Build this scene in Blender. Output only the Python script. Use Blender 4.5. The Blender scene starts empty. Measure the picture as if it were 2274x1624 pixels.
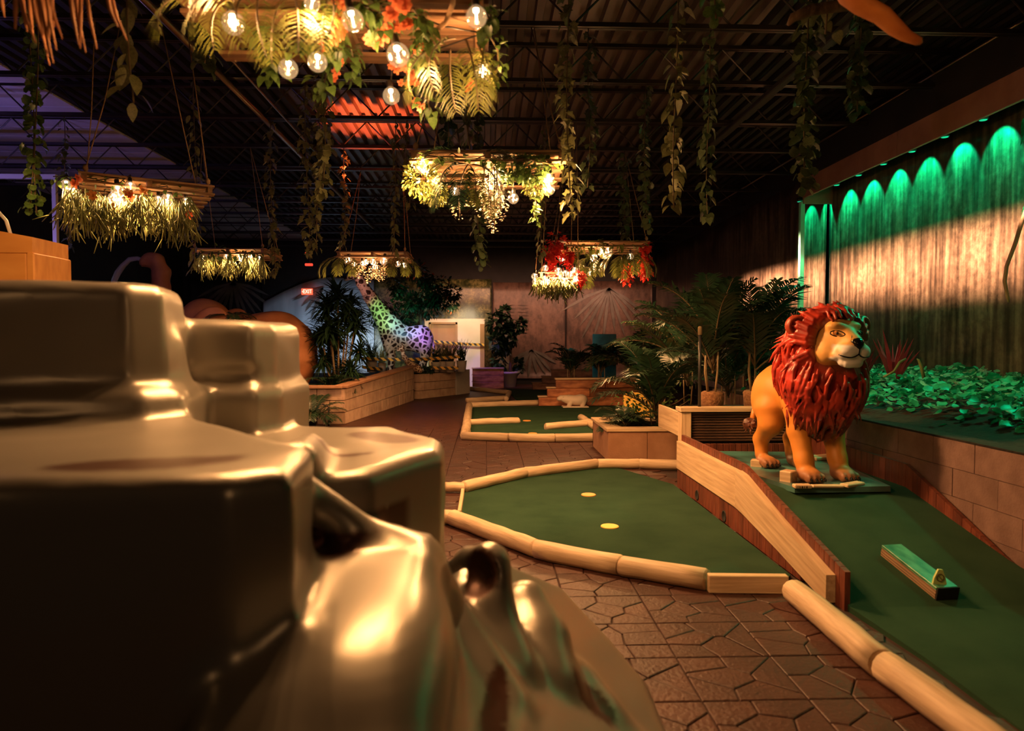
import bpy, math, random
import numpy as np
from mathutils import Matrix, Vector

SC = bpy.context.scene
COL = SC.collection
RND = random.Random(7)
NP = np.random.RandomState(11)
PI = math.pi

# ------------------------------------------------------------------ camera, world, exposure
CAM_Z, FPX = 1.4, 1530.0
YAW, PITCH = math.radians(2.1), math.radians(2.06)
cam_d = bpy.data.cameras.new('camera')
cam = bpy.data.objects.new('camera', cam_d)
COL.objects.link(cam)
cam.location = (0, 0, CAM_Z)
cam.rotation_euler = (PI / 2 - PITCH, 0, -YAW)
cam_d.sensor_width = 36.0
cam_d.lens = FPX * 36.0 / 2274.0
cam_d.clip_start = 0.05
cam_d.clip_end = 80
cam_d.dof.use_dof = True
cam_d.dof.focus_distance = 7.5
cam_d.dof.aperture_fstop = 2.2
SC.camera = cam
world = bpy.data.worlds.new('world')
SC.world = world
world.use_nodes = True
wb = world.node_tree.nodes['Background']
wb.inputs[0].default_value = (0.9, 0.8, 0.7, 1)
wb.inputs[1].default_value = 0.0035
vs = SC.view_settings
vs.view_transform = 'Standard'
vs.look = 'None'
vs.exposure = 0.12
vs.gamma = 1.0
vs.use_curve_mapping = False
try:
    SC.cycles.max_bounces = 5
    SC.cycles.use_adaptive_sampling = True
    SC.cycles.adaptive_threshold = 0.02
    SC.cycles.diffuse_bounces = 3
    SC.cycles.glossy_bounces = 3
    SC.cycles.transparent_max_bounces = 8
    SC.cycles.sample_clamp_indirect = 3.0
    SC.cycles.use_denoising = True
except Exception:
    pass

WARM = (1.0, 0.51, 0.20)
BULB_GAIN = 8.0

def lamp(kind, name, loc, energy, color, radius=0.03, target=None, angle=60, blend=0.5):
    d = bpy.data.lights.new(name, kind)
    d.energy = energy
    d.color = color
    d.shadow_soft_size = radius
    o = bpy.data.objects.new(name, d)
    COL.objects.link(o)
    o.location = loc
    if kind == 'SPOT':
        d.spot_size = math.radians(angle)
        d.spot_blend = blend
    if target is not None:
        o.rotation_euler = (Vector(target) - Vector(loc)).to_track_quat('-Z', 'Y').to_euler()
    return o

# unseen fill lights added behind the viewer to lift the dark rock faces
lamp('POINT', 'added_fill_light', (-2.6, -0.6, 2.75), 7, WARM, 0.25)
lamp('POINT', 'added_fill_light', (1.6, -1.6, 2.75), 16, WARM, 0.25)
# strip light added under the joists to make the warm mural band
def strip(name, loc, tgt, length, energy, color, spread):
    d = bpy.data.lights.new(name, 'AREA'); d.shape = 'RECTANGLE'; d.size = length; d.size_y = .06
    d.energy = energy; d.color = color; d.spread = math.radians(spread)
    o = bpy.data.objects.new(name, d); COL.objects.link(o); o.location = loc
    z = (Vector(loc) - Vector(tgt)).normalized(); x = Vector((0, 1, 0)); y = z.cross(x).normalized(); x = y.cross(z)
    m = Matrix((x, y, z)).transposed().to_4x4(); m.translation = Vector(loc); o.matrix_basis = m
    return o
strip('added_band_light', (3.2, 10.0, 4.02), (5.35, 10.0, 2.35), 8.5, 250, (1.0, .47, .27), 17)
# green row of puck lamps behind the valance, washing down the jungle mural
GREEN = (0.0, 1.0, 0.40)
PUCK_Y = [11.25 - 0.6 * k for k in range(14)]
for k, y in enumerate(PUCK_Y):
    lamp('SPOT', 'green_puck_light', (5.15, y, 3.66), 85.0, GREEN, 0.02, (5.33, y, 3.43), 82, 0.35)
# green wash over the ivy bed and the lion platform
lamp('SPOT', 'green_wash_light', (4.75, 5.6, 3.5), 130, GREEN, 0.05, (3.55, 5.0, 0.8), 62, 0.5)
lamp('SPOT', 'green_wash_light', (4.75, 7.6, 3.5), 110, GREEN, 0.05, (3.6, 7.4, 0.8), 60, 0.5)
lamp('SPOT', 'green_platform_light', (3.0, 6.9, 2.7), 34, (0.0, 1.0, 0.55), 0.03, (2.62, 5.15, 0.36), 26, 0.5)
lamp('SPOT', 'green_ramp_light', (4.7, 4.6, 3.4), 26, (0.0, 1.0, 0.35), 0.1, (2.6, 3.6, 0.1), 44, 0.8)
# red up-light over the far pallets, purple lamp at the left bay
lamp('SPOT', 'red_up_light', (-1.75, 10.3, 3.05), 900, (1.0, 0.13, 0.035), 0.05, (-1.7, 10.35, 4.7), 58, 0.3)
lamp('SPOT', 'red_up_light', (-1.0, 13.0, 3.05), 200, (1.0, 0.16, 0.06), 0.05, (-0.4, 12.9, 4.7), 70, 0.3)
lamp('SPOT', 'purple_bay_light', (-8.4, 6.6, 2.2), 170, (0.30, 0.22, 1.0), 0.1, (-8.0, 9.0, 4.5), 70, 0.6)
lamp('POINT', 'purple_post_light', (-6.3, 8.0, 2.7), 30, (0.42, 0.28, 1.0), 0.1)
# cool lamps washing the pale tarp at the back wall
def wash(name, loc, tgt, w, h, energy, color, spread=150):
    d = bpy.data.lights.new(name, 'AREA'); d.shape = 'RECTANGLE'; d.size = w; d.size_y = h
    d.energy = energy; d.color = color; d.spread = math.radians(spread)
    o = bpy.data.objects.new(name, d); COL.objects.link(o); o.location = loc
    o.rotation_euler = (Vector(tgt) - Vector(loc)).to_track_quat('-Z', 'Y').to_euler()
wash('cool_tarp_light', (-4.9, 20.0, 1.6), (-4.9, 22, 1.6), 1.6, .6, 9, (0.58, 0.76, 1.0), 120)
wash('cool_tarp_light', (-3.8, 20.6, 1.2), (-3.9, 22, 1.2), .6, .6, 6, (0.70, 0.85, 1.0), 120)
# rainbow lamps on the giraffe
for px_, col_, en_, tg_ in ((-3.6, (1.0, 0.36, 0.28), 60, (-3.05, 17.9, 2.75)), (-2.7, (0.40, 1.0, 0.28), 120, (-2.6, 17.9, 2.05)),
                            (-2.1, (0.25, 0.70, 1.0), 120, (-2.05, 17.9, 1.85)), (-1.6, (0.42, 0.18, 1.0), 190, (-1.55, 17.9, 1.60))):
    lamp('SPOT', 'giraffe_light', (px_, 15.6, 2.35 if px_ > -3 else 2.6), en_, col_, 0.05, tg_, 30, 0.8)
lamp('SPOT', 'giraffe_light', (-2.3, 15.2, 1.7), 36, (1.0, .82, .66), .05, (-2.2, 17.9, 1.3), 46, .6)  # pale fill spot added to soften the giraffe's colours
lamp('SPOT', 'green_tree_light', (-2.2, 17.6, 3.1), 25, (0.0, 1.0, 0.55), 0.05, (-1.9, 19.5, 2.3), 50, 0.7)
lamp('SPOT', 'purple_floor_light', (-0.6, 18.6, 2.9), 120, (0.36, 0.12, 1.0), 0.05, (0.1, 20.6, 0.5), 30, 0.4)
lamp('SPOT', 'added_door_light', (-0.8, 18.8, 2.3), 150, (1.0, 0.74, 0.42), 0.1, (-0.9, 21, 1.2), 70, .5)  # unseen lamp added to brighten the white partition
wash('temple_wash_light', (1.5, 20.0, 3.1), (1.5, 22, 2.0), 6.5, .3, 62, (1.0, 0.44, 0.25), 120)

# ------------------------------------------------------------------ pixel rays of the photograph -> points of the room
FW = Vector((math.sin(YAW) * math.cos(PITCH), math.cos(YAW) * math.cos(PITCH), -math.sin(PITCH)))
RT = Vector((math.cos(YAW), -math.sin(YAW), 0))
UP = RT.cross(FW)
CO = Vector((0, 0, CAM_Z))

def ray(x, y):
    return FW + RT * ((x - 1137.0) / FPX) - UP * ((y - 812.0) / FPX)
def at(x, y, Y):
    r = ray(x, y); return CO + r * (Y / r.y)
def gz(x, y, z=0.0):
    r = ray(x, y); return CO + r * ((z - CAM_Z) / r.z)
def gx(x, y, X):
    r = ray(x, y); return CO + r * (X / r.x)

# ------------------------------------------------------------------ objects
WM = {}
def empty(name, loc, rz=0.0, label=None, cat=None, group=None):
    o = bpy.data.objects.new(name, None)
    o.empty_display_size = 0.1
    COL.objects.link(o)
    m = Matrix.Translation(Vector(loc)) @ Matrix.Rotation(rz, 4, 'Z')
    o.matrix_basis = m
    WM[o.name] = m
    return tag(o, label, cat, group)
def tag(o, label=None, cat=None, group=None, kind=None):
    if label: o['label'] = label
    if cat: o['category'] = cat
    if group: o['group'] = group
    if kind: o['kind'] = kind
    return o
def link(name, me, parent=None, M=None, local=False):
    """links one mesh object; M is its world matrix (or, local=True, its matrix in the parent)"""
    o = bpy.data.objects.new(name, me)
    COL.objects.link(o)
    M = M if M is not None else Matrix.Identity(4)
    if parent is not None:
        o.parent = parent
        if not local:
            o.matrix_parent_inverse = WM[parent.name].inverted()
            WM[o.name] = M
        else:
            WM[o.name] = WM[parent.name] @ M
    else:
        WM[o.name] = M
    o.matrix_basis = M
    return o
def kids(o): return [c for c in COL.objects if c.parent == o]
def copy_tree(o, M, label=None, group=None):
    ch = {}
    for c in COL.objects:
        if c.parent is not None: ch.setdefault(c.parent.name, []).append(c)
    r = o.copy(); COL.objects.link(r); r.matrix_basis = M
    WM[r.name] = M
    if label: r['label'] = label
    if group: r['group'] = group
    for c in ch.get(o.name, []):
        d = c.copy(); COL.objects.link(d); d.parent = r
        for g in ch.get(c.name, []):
            e = g.copy(); COL.objects.link(e); e.parent = d
    return r

def mesh(name, verts, faces, mat=None, smooth=False, col=None):
    me = bpy.data.meshes.new(name)
    v = np.asarray(verts, dtype=np.float32).reshape(-1, 3)
    if isinstance(faces, np.ndarray):
        n, k = faces.shape
        me.vertices.add(len(v)); me.vertices.foreach_set('co', v.ravel())
        me.loops.add(n * k); me.loops.foreach_set('vertex_index', faces.astype(np.int32).ravel())
        me.polygons.add(n)
        me.polygons.foreach_set('loop_start', np.arange(0, n * k, k, dtype=np.int32))
        me.update(calc_edges=True)
    else:
        me.from_pydata([tuple(map(float, p)) for p in v], [], faces)
    if smooth:
        me.polygons.foreach_set('use_smooth', np.ones(len(me.polygons), dtype=bool))
    if col is not None:
        a = me.attributes.new('Col', 'FLOAT_COLOR', 'POINT')
        c = np.ones((len(v), 4), dtype=np.float32); c[:, :3] = col
        a.data.foreach_set('color', c.ravel())
    if mat is not None: me.materials.append(mat)
    me.update()
    return me

class MB:
    def __init__(s): s.v = []; s.f = []
    def add(s, v, f):
        n = len(s.v); s.v += [tuple(p) for p in v]; s.f += [tuple(i + n for i in q) for q in f]; return s
    def box(s, c, size, M=None, ch=0.0):
        hx, hy, hz = [q / 2 for q in size]
        c = Vector(c)
        if ch <= 0:
            v = [Vector((x, y, z)) for x in (-hx, hx) for y in (-hy, hy) for z in (-hz, hz)]
            f = [(0, 1, 3, 2), (4, 6, 7, 5), (0, 4, 5, 1), (2, 3, 7, 6), (0, 2, 6, 4), (1, 5, 7, 3)]
        else:
            v = []; idx = {}
            for sx in (-1, 1):
                for sy in (-1, 1):
                    for sz in (-1, 1):
                        for a in range(3):
                            p = [sx * (hx - ch), sy * (hy - ch), sz * (hz - ch)]
                            p[a] = (sx * hx, sy * hy, sz * hz)[a]
                            idx[(sx, sy, sz, a)] = len(v); v.append(Vector(p))
            f = []
            S = [(-1, -1), (1, -1), (1, 1), (-1, 1)]
            def key(a, sa, b, sb, c_, sc, w):
                k = [0, 0, 0]; k[a] = sa; k[b] = sb; k[c_] = sc; return idx[tuple(k) + (w,)]
            for a in range(3):
                b, c_ = (a + 1) % 3, (a + 2) % 3
                for sa in (-1, 1):
                    q = [key(a, sa, b, p, c_, r, a) for p, r in S]
                    f.append(tuple(q if sa > 0 else q[::-1]))
                    for sb in (-1, 1):  # edge strips between faces a and b
                        q = [key(a, sa, b, sb, c_, -1, a), key(a, sa, b, sb, c_, 1, a), key(a, sa, b, sb, c_, 1, b), key(a, sa, b, sb, c_, -1, b)]
                        f.append(tuple(q if sa * sb > 0 else q[::-1]))
            for sx in (-1, 1):
                for sy in (-1, 1):
                    for sz in (-1, 1):
                        q = [idx[(sx, sy, sz, a)] for a in range(3)]
                        f.append(tuple(q if sx * sy * sz > 0 else q[::-1]))
        v = [(M @ p if M is not None else p) + c for p in v]
        return s.add(v, f)
    def tube(s, pts, rad, n=8, caps=True, flat=1.0):
        pts = [Vector(p) for p in pts]
        if not hasattr(rad, '__len__'): rad = [rad] * len(pts)
        t0 = (pts[1] - pts[0]).normalized()
        u = t0.cross(Vector((0, 0, 1)))
        if u.length < 1e-3: u = t0.cross(Vector((0, 1, 0)))
        u.normalize()
        v = []; f = []
        for i, p in enumerate(pts):
            t = (pts[min(i + 1, len(pts) - 1)] - pts[max(i - 1, 0)])
            if t.length < 1e-9: t = t0
            t.normalize()
            u = (u - t * u.dot(t)); u.normalize()
            w = t.cross(u)
            for k in range(n):
                a = 2 * PI * k / n
                v.append(p + (u * math.cos(a) + w * math.sin(a) * flat) * rad[i])
        for i in range(len(pts) - 1):
            for k in range(n):
                a, b = i * n + k, i * n + (k + 1) % n
                f.append((a, b, b + n, a + n))
        if caps:
            f.append(tuple(range(n))[::-1]); f.append(tuple(range((len(pts) - 1) * n, len(pts) * n)))
        return s.add(v, f)
    def lathe(s, prof, c=(0, 0, 0), n=16):
        v = []; f = []
        for r, z in prof:
            for k in range(n):
                a = 2 * PI * k / n
                v.append((c[0] + r * math.cos(a), c[1] + r * math.sin(a), c[2] + z))
        for i in range(len(prof) - 1):
            for k in range(n):
                a, b = i * n + k, i * n + (k + 1) % n
                f.append((a, b, b + n, a + n))
        f.append(tuple(range(n))[::-1]); f.append(tuple(range((len(prof) - 1) * n, len(prof) * n)))
        return s.add(v, f)
    def prism(s, poly, z0, z1):
        """poly: list of (x, y) counter-clockwise; z0/z1 numbers"""
        n = len(poly)
        v = [(p[0], p[1], z0) for p in poly] + [(p[0], p[1], z1) for p in poly]
        f = [tuple(range(n))[::-1], tuple(range(n, 2 * n))] + [(i, (i + 1) % n, (i + 1) % n + n, i + n) for i in range(n)]
        return s.add(v, f)
    def data(s, name, mat, smooth=False): return mesh(name, s.v, s.f, mat, smooth)
    def build(s, name, mat, parent=None, smooth=False, M=None, local=False):
        return link(name, s.data(name, mat, smooth), parent, M, local)

def frame(p0, p1, upv=(0, 0, 1)):
    """matrix whose X runs p0->p1, origin at the middle"""
    p0, p1 = Vector(p0), Vector(p1)
    x = (p1 - p0).normalized(); z = Vector(upv)
    y = z.cross(x)
    if y.length < 1e-4: y = Vector((0, 1, 0)).cross(x)
    y.normalize(); z = x.cross(y)
    m = Matrix((x, y, z)).transposed().to_4x4()
    m.translation = (p0 + p1) / 2
    return m
def board(name, p0, p1, w, h, mat, parent=None, ch=0.004, upv=(0, 0, 1)):
    """sawn board: length along p0->p1, w across, h up; grain runs along its own X"""
    L = (Vector(p1) - Vector(p0)).length
    return MB().box((0, 0, 0), (L, w, h), None, ch).build(name, mat, parent, False, frame(p0, p1, upv))
def log(name, p0, p1, r, mat, parent=None, seed=0, flat=1.0):
    rr = random.Random(seed)
    L = (Vector(p1) - Vector(p0)).length
    n = max(4, int(L / 0.12)); b = MB(); pts = []; rad = []
    pts.append((-L / 2, 0, 0)); rad.append(r * 0.9)
    for i in range(n + 1):
        t = i / n
        pts.append((-L / 2 + 0.012 + (L - 0.024) * t, rr.uniform(-.004, .004), rr.uniform(-.003, .003)))
        rad.append(r * rr.uniform(.96, 1.03))
    pts.append((L / 2, 0, 0)); rad.append(r * 0.9)
    b.tube(pts, rad, 14, True, flat)
    return b.build(name, mat, parent, True, frame(p0, p1))

# ------------------------------------------------------------------ materials
def nodes(m):
    m.use_nodes = True
    nt = m.node_tree
    return nt, nt.nodes, nt.links, nt.nodes['Principled BSDF']
def setc(sock, c): sock.default_value = (c[0], c[1], c[2], 1)
def M_(name, c1, c2=None, rough=0.6, scale=8.0, stretch=(1, 1, 1), bump=0.0, bscale=None, metal=0.0, spec=0.5, coat=0.0, rand=0.0, detail=4.0,
       lo=0.35, hi=0.65, transl=0.0, bstretch=None):
    m = bpy.data.materials.new(name)
    nt, N, L, B = nodes(m)
    B.inputs['Roughness'].default_value = rough
    B.inputs['Metallic'].default_value = metal
    B.inputs['Specular IOR Level'].default_value = spec
    B.inputs['Coat Weight'].default_value = coat
    B.inputs['Coat Roughness'].default_value = 0.15
    setc(B.inputs['Base Color'], c1)
    tc = N.new('ShaderNodeTexCoord')
    out = None
    if c2 is not None:
        mp = N.new('ShaderNodeMapping'); mp.inputs['Scale'].default_value = stretch
        L.new(tc.outputs['Object'], mp.inputs['Vector'])
        nz = N.new('ShaderNodeTexNoise'); nz.inputs['Scale'].default_value = scale; nz.inputs['Detail'].default_value = detail
        L.new(mp.outputs[0], nz.inputs['Vector'])
        rp = N.new('ShaderNodeValToRGB')
        rp.color_ramp.elements[0].position = lo; rp.color_ramp.elements[1].position = hi
        rp.color_ramp.elements[0].color = (*c1, 1); rp.color_ramp.elements[1].color = (*c2, 1)
        L.new(nz.outputs['Fac'], rp.inputs[0])
        out = rp.outputs[0]
        if rand > 0:
            oi = N.new('ShaderNodeObjectInfo')
            hs = N.new('ShaderNodeHueSaturation')
            mr = N.new('ShaderNodeMapRange'); mr.inputs['To Min'].default_value = 1 - rand; mr.inputs['To Max'].default_value = 1 + rand
            L.new(oi.outputs['Random'], mr.inputs['Value']); L.new(mr.outputs[0], hs.inputs['Value'])
            L.new(out, hs.inputs['Color']); out = hs.outputs[0]
        L.new(out, B.inputs['Base Color'])
    if bump > 0:
        mp2 = N.new('ShaderNodeMapping'); mp2.inputs['Scale'].default_value = bstretch or stretch
        L.new(tc.outputs['Object'], mp2.inputs['Vector'])
        nb = N.new('ShaderNodeTexNoise'); nb.inputs['Scale'].default_value = bscale or scale; nb.inputs['Detail'].default_value = 5
        L.new(mp2.outputs[0], nb.inputs['Vector'])
        bp = N.new('ShaderNodeBump'); bp.inputs['Strength'].default_value = bump; bp.inputs['Distance'].default_value = 0.02
        L.new(nb.outputs['Fac'], bp.inputs['Height']); L.new(bp.outputs[0], B.inputs['Normal'])
    if transl > 0:
        tr = N.new('ShaderNodeBsdfTranslucent'); mx = N.new('ShaderNodeMixShader'); mx.inputs[0].default_value = transl
        if out is not None: L.new(out, tr.inputs[0])
        else: setc(tr.inputs[0], c1)
        L.new(B.outputs[0], mx.inputs[1]); L.new(tr.outputs[0], mx.inputs[2])
        L.new(mx.outputs[0], N['Material Output'].inputs[0])
    return m
def M_col(name, rough=0.4, spec=0.5, coat=0.0, bump=0.0, bscale=20, nmix=0.0, metal=0.0):
    m = bpy.data.materials.new(name)
    nt, N, L, B = nodes(m)
    a = N.new('ShaderNodeAttribute'); a.attribute_name = 'Col'
    B.inputs['Metallic'].default_value = metal
    B.inputs['Roughness'].default_value = rough; B.inputs['Specular IOR Level'].default_value = spec
    B.inputs['Coat Weight'].default_value = coat; B.inputs['Coat Roughness'].default_value = 0.2
    tc = N.new('ShaderNodeTexCoord')
    src = a.outputs['Color']
    if nmix > 0:
        nz = N.new('ShaderNodeTexNoise'); nz.inputs['Scale'].default_value = 9; nz.inputs['Detail'].default_value = 5
        L.new(tc.outputs['Object'], nz.inputs['Vector'])
        mr = N.new('ShaderNodeMapRange'); mr.inputs['To Min'].default_value = 1 - nmix; mr.inputs['To Max'].default_value = 1 + nmix
        L.new(nz.outputs['Fac'], mr.inputs['Value'])
        hs = N.new('ShaderNodeHueSaturation'); L.new(mr.outputs[0], hs.inputs['Value']); L.new(src, hs.inputs['Color']); src = hs.outputs[0]
    L.new(src, B.inputs['Base Color'])
    if bump > 0:
        nb = N.new('ShaderNodeTexNoise'); nb.inputs['Scale'].default_value = bscale; nb.inputs['Detail'].default_value = 4
        L.new(tc.outputs['Object'], nb.inputs['Vector'])
        bp = N.new('ShaderNodeBump'); bp.inputs['Strength'].default_value = bump; bp.inputs['Distance'].default_value = 0.02
        L.new(nb.outputs['Fac'], bp.inputs['Height']); L.new(bp.outputs[0], B.inputs['Normal'])
    return m
def M_emit(name, c, s):
    m = bpy.data.materials.new(name)
    nt, N, L, B = nodes(m)
    setc(B.inputs['Base Color'], c); setc(B.inputs['Emission Color'], c); B.inputs['Emission Strength'].default_value = s
    return m

MAT = dict(
    slab=M_('joint_concrete', (.026, .011, .008), (.04, .017, .013), .8, 6),
    stone=M_('stamped_concrete', (.046, .0155, .0105), (.070, .024, .016), .5, 5, bump=.35, bscale=45, rand=.16),
    carpet=M_('green_carpet', (.022, .056, .030), (.032, .073, .040), .95, 3.0, bump=.5, bscale=260, spec=.1, detail=8),
    log=M_('pale_log_wood', (.50, .355, .22), (.68, .51, .34), .55, 3.0, (1.2, 14, 14), .18, 4, rand=.10),
    lumber=M_('pale_lumber', (.50, .34, .20), (.70, .52, .33), .5, 2.2, (1.0, 16, 16), .12, 3, rand=.08),
    redwood=M_('dark_red_wood', (.10, .024, .013), (.18, .047, .024), .5, 3, (8, 8, 2), .2, 5, rand=.2),
    darkrib=M_('dark_ribbed_wood', (.035, .016, .010), (.11, .050, .028), .55, 2, (1, 12, 12), .2, 4, rand=.35),
    burnt=M_('burnt_plank', (.22, .060, .026), (.62, .25, .11), .5, 2.2, (1.5, 1.5, 5), .2, 4, rand=.25),
    block=M_('concrete_block', (.46, .30, .22), (.60, .41, .31), .85, 7, bump=.3, bscale=60, rand=.09),
    stucco=M_('brown_stucco', (.34, .17, .095), (.42, .22, .13), .8, 6, bump=.25, bscale=60),
    soil=M_('dark_soil', (.006, .005, .004), (.02, .015, .01), .95, 20, bump=.6, bscale=30),
    black=M_('black_paint', (.006, .006, .006), (.012, .011, .010), .7, 3),
    deck=M_('black_metal_deck', (.07, .052, .046), (.20, .15, .13), .40, 1.6, (1, .35, 1), .15, 3, metal=.2, spec=.6),
    steel=M_('painted_steel', (.020, .016, .014), (.04, .03, .026), .35, 4, metal=.2, spec=.6),
    panel=M_('pale_ceiling_panel', (.50, .48, .50), (.60, .58, .60), .6, 2),
    pipe=M_('steel_pipe', (.22, .16, .11), (.30, .22, .15), .3, 4, metal=.8),
    rope=M_('jute_rope', (.26, .15, .07), (.38, .23, .115), .8, 40, (1, 1, 4), .4, 60),
    pallet=M_('pallet_wood', (.20, .105, .05), (.34, .19, .095), .65, 2.5, (1, 14, 14), .25, 4, rand=.18),
    leaf=M_('green_leaf', (.050, .105, .022), (.11, .19, .045), .38, 9, rand=.35, transl=.22),
    leafdark=M_('dark_green_leaf', (.014, .040, .020), (.030, .070, .032), .35, 9, rand=.3, transl=.12),
    vinegreen=M_('dim_vine_leaf', (.055, .080, .035), (.095, .125, .055), .4, 9, rand=.3, transl=.2),
    leafteal=M_('deep_green_leaf', (.012, .040, .024), (.026, .07, .038), .4, 9, rand=.3, transl=.15),
    frond=M_('yellow_green_frond', (.085, .105, .022), (.15, .17, .04), .4, 9, rand=.2, transl=.25),
    sprig=M_('grass_sprig', (.20, .23, .075), (.30, .33, .13), .5, 9, rand=.2, transl=.2),
    dryleaf=M_('dry_vine_leaf', (.10, .11, .045), (.18, .18, .075), .5, 9, rand=.35, transl=.22),
    stem=M_('vine_stem', (.08, .055, .025), (.13, .09, .04), .7, 20),
    coral=M_('coral_flower', (.85, .16, .06), (.95, .32, .14), .5, 9, rand=.15, transl=.3),
    redfl=M_('red_flower', (.55, .018, .02), (.75, .05, .03), .5, 9, rand=.2, transl=.25),
    white=M_('cream_blossom', (.80, .64, .45), (.92, .80, .62), .5, 9, rand=.1, transl=.25),
    hedge=M_('ivy_leaf', (.012, .20, .10), (.03, .42, .22), .4, 12, rand=.3, transl=.15),
    rightblock=M_('dark_red_block', (.15, .085, .07), (.21, .125, .105), .85, 7, bump=.3, bscale=60, rand=.09),
    coir=M_('coir_fibre', (.20, .09, .04), (.34, .17, .08), .95, 30, bump=1.0, bscale=45),
    potblack=M_('black_plastic', (.02, .02, .022), None, .4),
    potpale=M_('pale_pot', (.55, .50, .48), (.62, .56, .53), .5, 5),
    tarp=M_('pale_tarp', (.42, .47, .52), (.55, .60, .64), .45, 1.6, (3, 1, .5), .3, 2.0),
    whitewall=M_('white_partition', (.74, .68, .58), (.80, .74, .64), .6, 3),
    door=M_('tan_door', (.42, .20, .06), (.46, .23, .075), .5, 3),
    jamb=M_('tan_jamb', (.34, .19, .08), (.40, .23, .10), .5, 3),
    plywood=M_('orange_plywood', (.58, .25, .07), (.70, .33, .10), .5, 2, (1, 10, 3), .1, 3),
    thatch=M_('thatch_straw', (.34, .13, .05), (.50, .22, .09), .7, 12, (1, 1, .2), rand=.25),
    branch=M_('orange_branch', (.50, .15, .03), (.72, .27, .06), .6, 5, (1, 1, 1), .5, 9),
    frame=M_('white_metal_frame', (.60, .60, .64), None, .4),
    postglow=M_('green_glow_post', (.22, .72, .52), None, .4),  # green lamp glow put into the post's own colour
    teal=M_('teal_painted_slab', (.035, .030, .024), (.08, .22, .20), .28, 2.4, (1, 1, 1), .2, 8, lo=.38, hi=.62),
    disc=M_('orange_disc', (.85, .36, .08), (.90, .42, .10), .5, 5),
    discy=M_('yellow_disc', (.95, .58, .10), (.98, .62, .14), .5, 5),
    dark=M_('dark_hole', (.008, .006, .005), None, .8),
    plankside=M_('plywood_edge', (.07, .035, .02), (.36, .22, .12), .6, 1.0, (1, 1, 60), lo=.45, hi=.55),
    planktop=M_('green_plank_paint', (.02, .13, .06), (.10, .34, .18), .35, 7, (1, 2.5, 1)),
    sign=M_('yellow_sign', (.55, .68, .22), (.62, .74, .28), .5, 8),
    fascia=M_('reddish_fascia', (.22, .10, .065), (.30, .15, .10), .6, 1.5, (2, .5, 2), .2, 4),
    cream=M_('cream_statue', (.72, .58, .46), (.80, .66, .54), .5, 4),
    bulbsock=M_('bulb_socket', (.02, .015, .012), None, .4),
    bark=M_('brown_bark', (.11, .065, .035), (.19, .12, .07), .85, 9, (3, 3, .6), .6, 14),
    cane=M_('pale_cane', (.22, .15, .08), (.33, .24, .13), .7, 7, (2, 2, 1)),
    magenta=M_('red_strap_leaf', (.32, .03, .06), (.46, .07, .10), .4, 6, transl=.15),
    palebranch=M_('pale_bare_branch', (.45, .32, .17), (.55, .42, .25), .7, 9),
)
EMIT = dict(fil=M_emit('lit_filament', (1.0, .66, .32), 70.0), glow=M_emit('lit_bulb_collar', (1.0, .70, .38), 22.0),
            exit=M_emit('lit_red_exit', (1.0, .10, .04), 1.6), exitw=M_emit('lit_exit_letters', (1.0, .55, .42), 2.2),
            puck=M_emit('lit_green_puck', (.02, 1.0, .5), .45), red=M_emit('lit_red_lamp', (1.0, .06, .03), 1.3))
def glass_mat():
    m = bpy.data.materials.new('clear_bulb_glass')
    nt, N, L, B = nodes(m)
    tr = N.new('ShaderNodeBsdfTransparent'); setc(tr.inputs[0], (1.0, .93, .84))
    gl = N.new('ShaderNodeBsdfGlossy'); gl.inputs['Roughness'].default_value = 0.06
    lw = N.new('ShaderNodeLayerWeight'); lw.inputs[0].default_value = 0.32
    mr = N.new('ShaderNodeMapRange'); mr.inputs['To Min'].default_value = 0.06; mr.inputs['To Max'].default_value = 0.7
    L.new(lw.outputs['Facing'], mr.inputs['Value'])
    mx = N.new('ShaderNodeMixShader')
    L.new(mr.outputs[0], mx.inputs[0]); L.new(tr.outputs[0], mx.inputs[1]); L.new(gl.outputs[0], mx.inputs[2])
    em = N.new('ShaderNodeEmission'); setc(em.inputs[0], (1.0, .62, .30)); em.inputs[1].default_value = .22   # faint emission stands in for haze in the lit globe
    ad = N.new('ShaderNodeAddShader'); L.new(mx.outputs[0], ad.inputs[0]); L.new(em.outputs[0], ad.inputs[1])
    L.new(ad.outputs[0], N['Material Output'].inputs[0])
    return m
MAT['glass'] = glass_mat()
def water_mat():
    m = bpy.data.materials.new('clear_water_jet')
    nt, N, L, B = nodes(m)
    setc(B.inputs['Base Color'], (.75, .78, .8)); B.inputs['Roughness'].default_value = .12
    B.inputs['Transmission Weight'].default_value = .55; B.inputs['IOR'].default_value = 1.33
    return m
MAT['water'] = water_mat()
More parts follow.
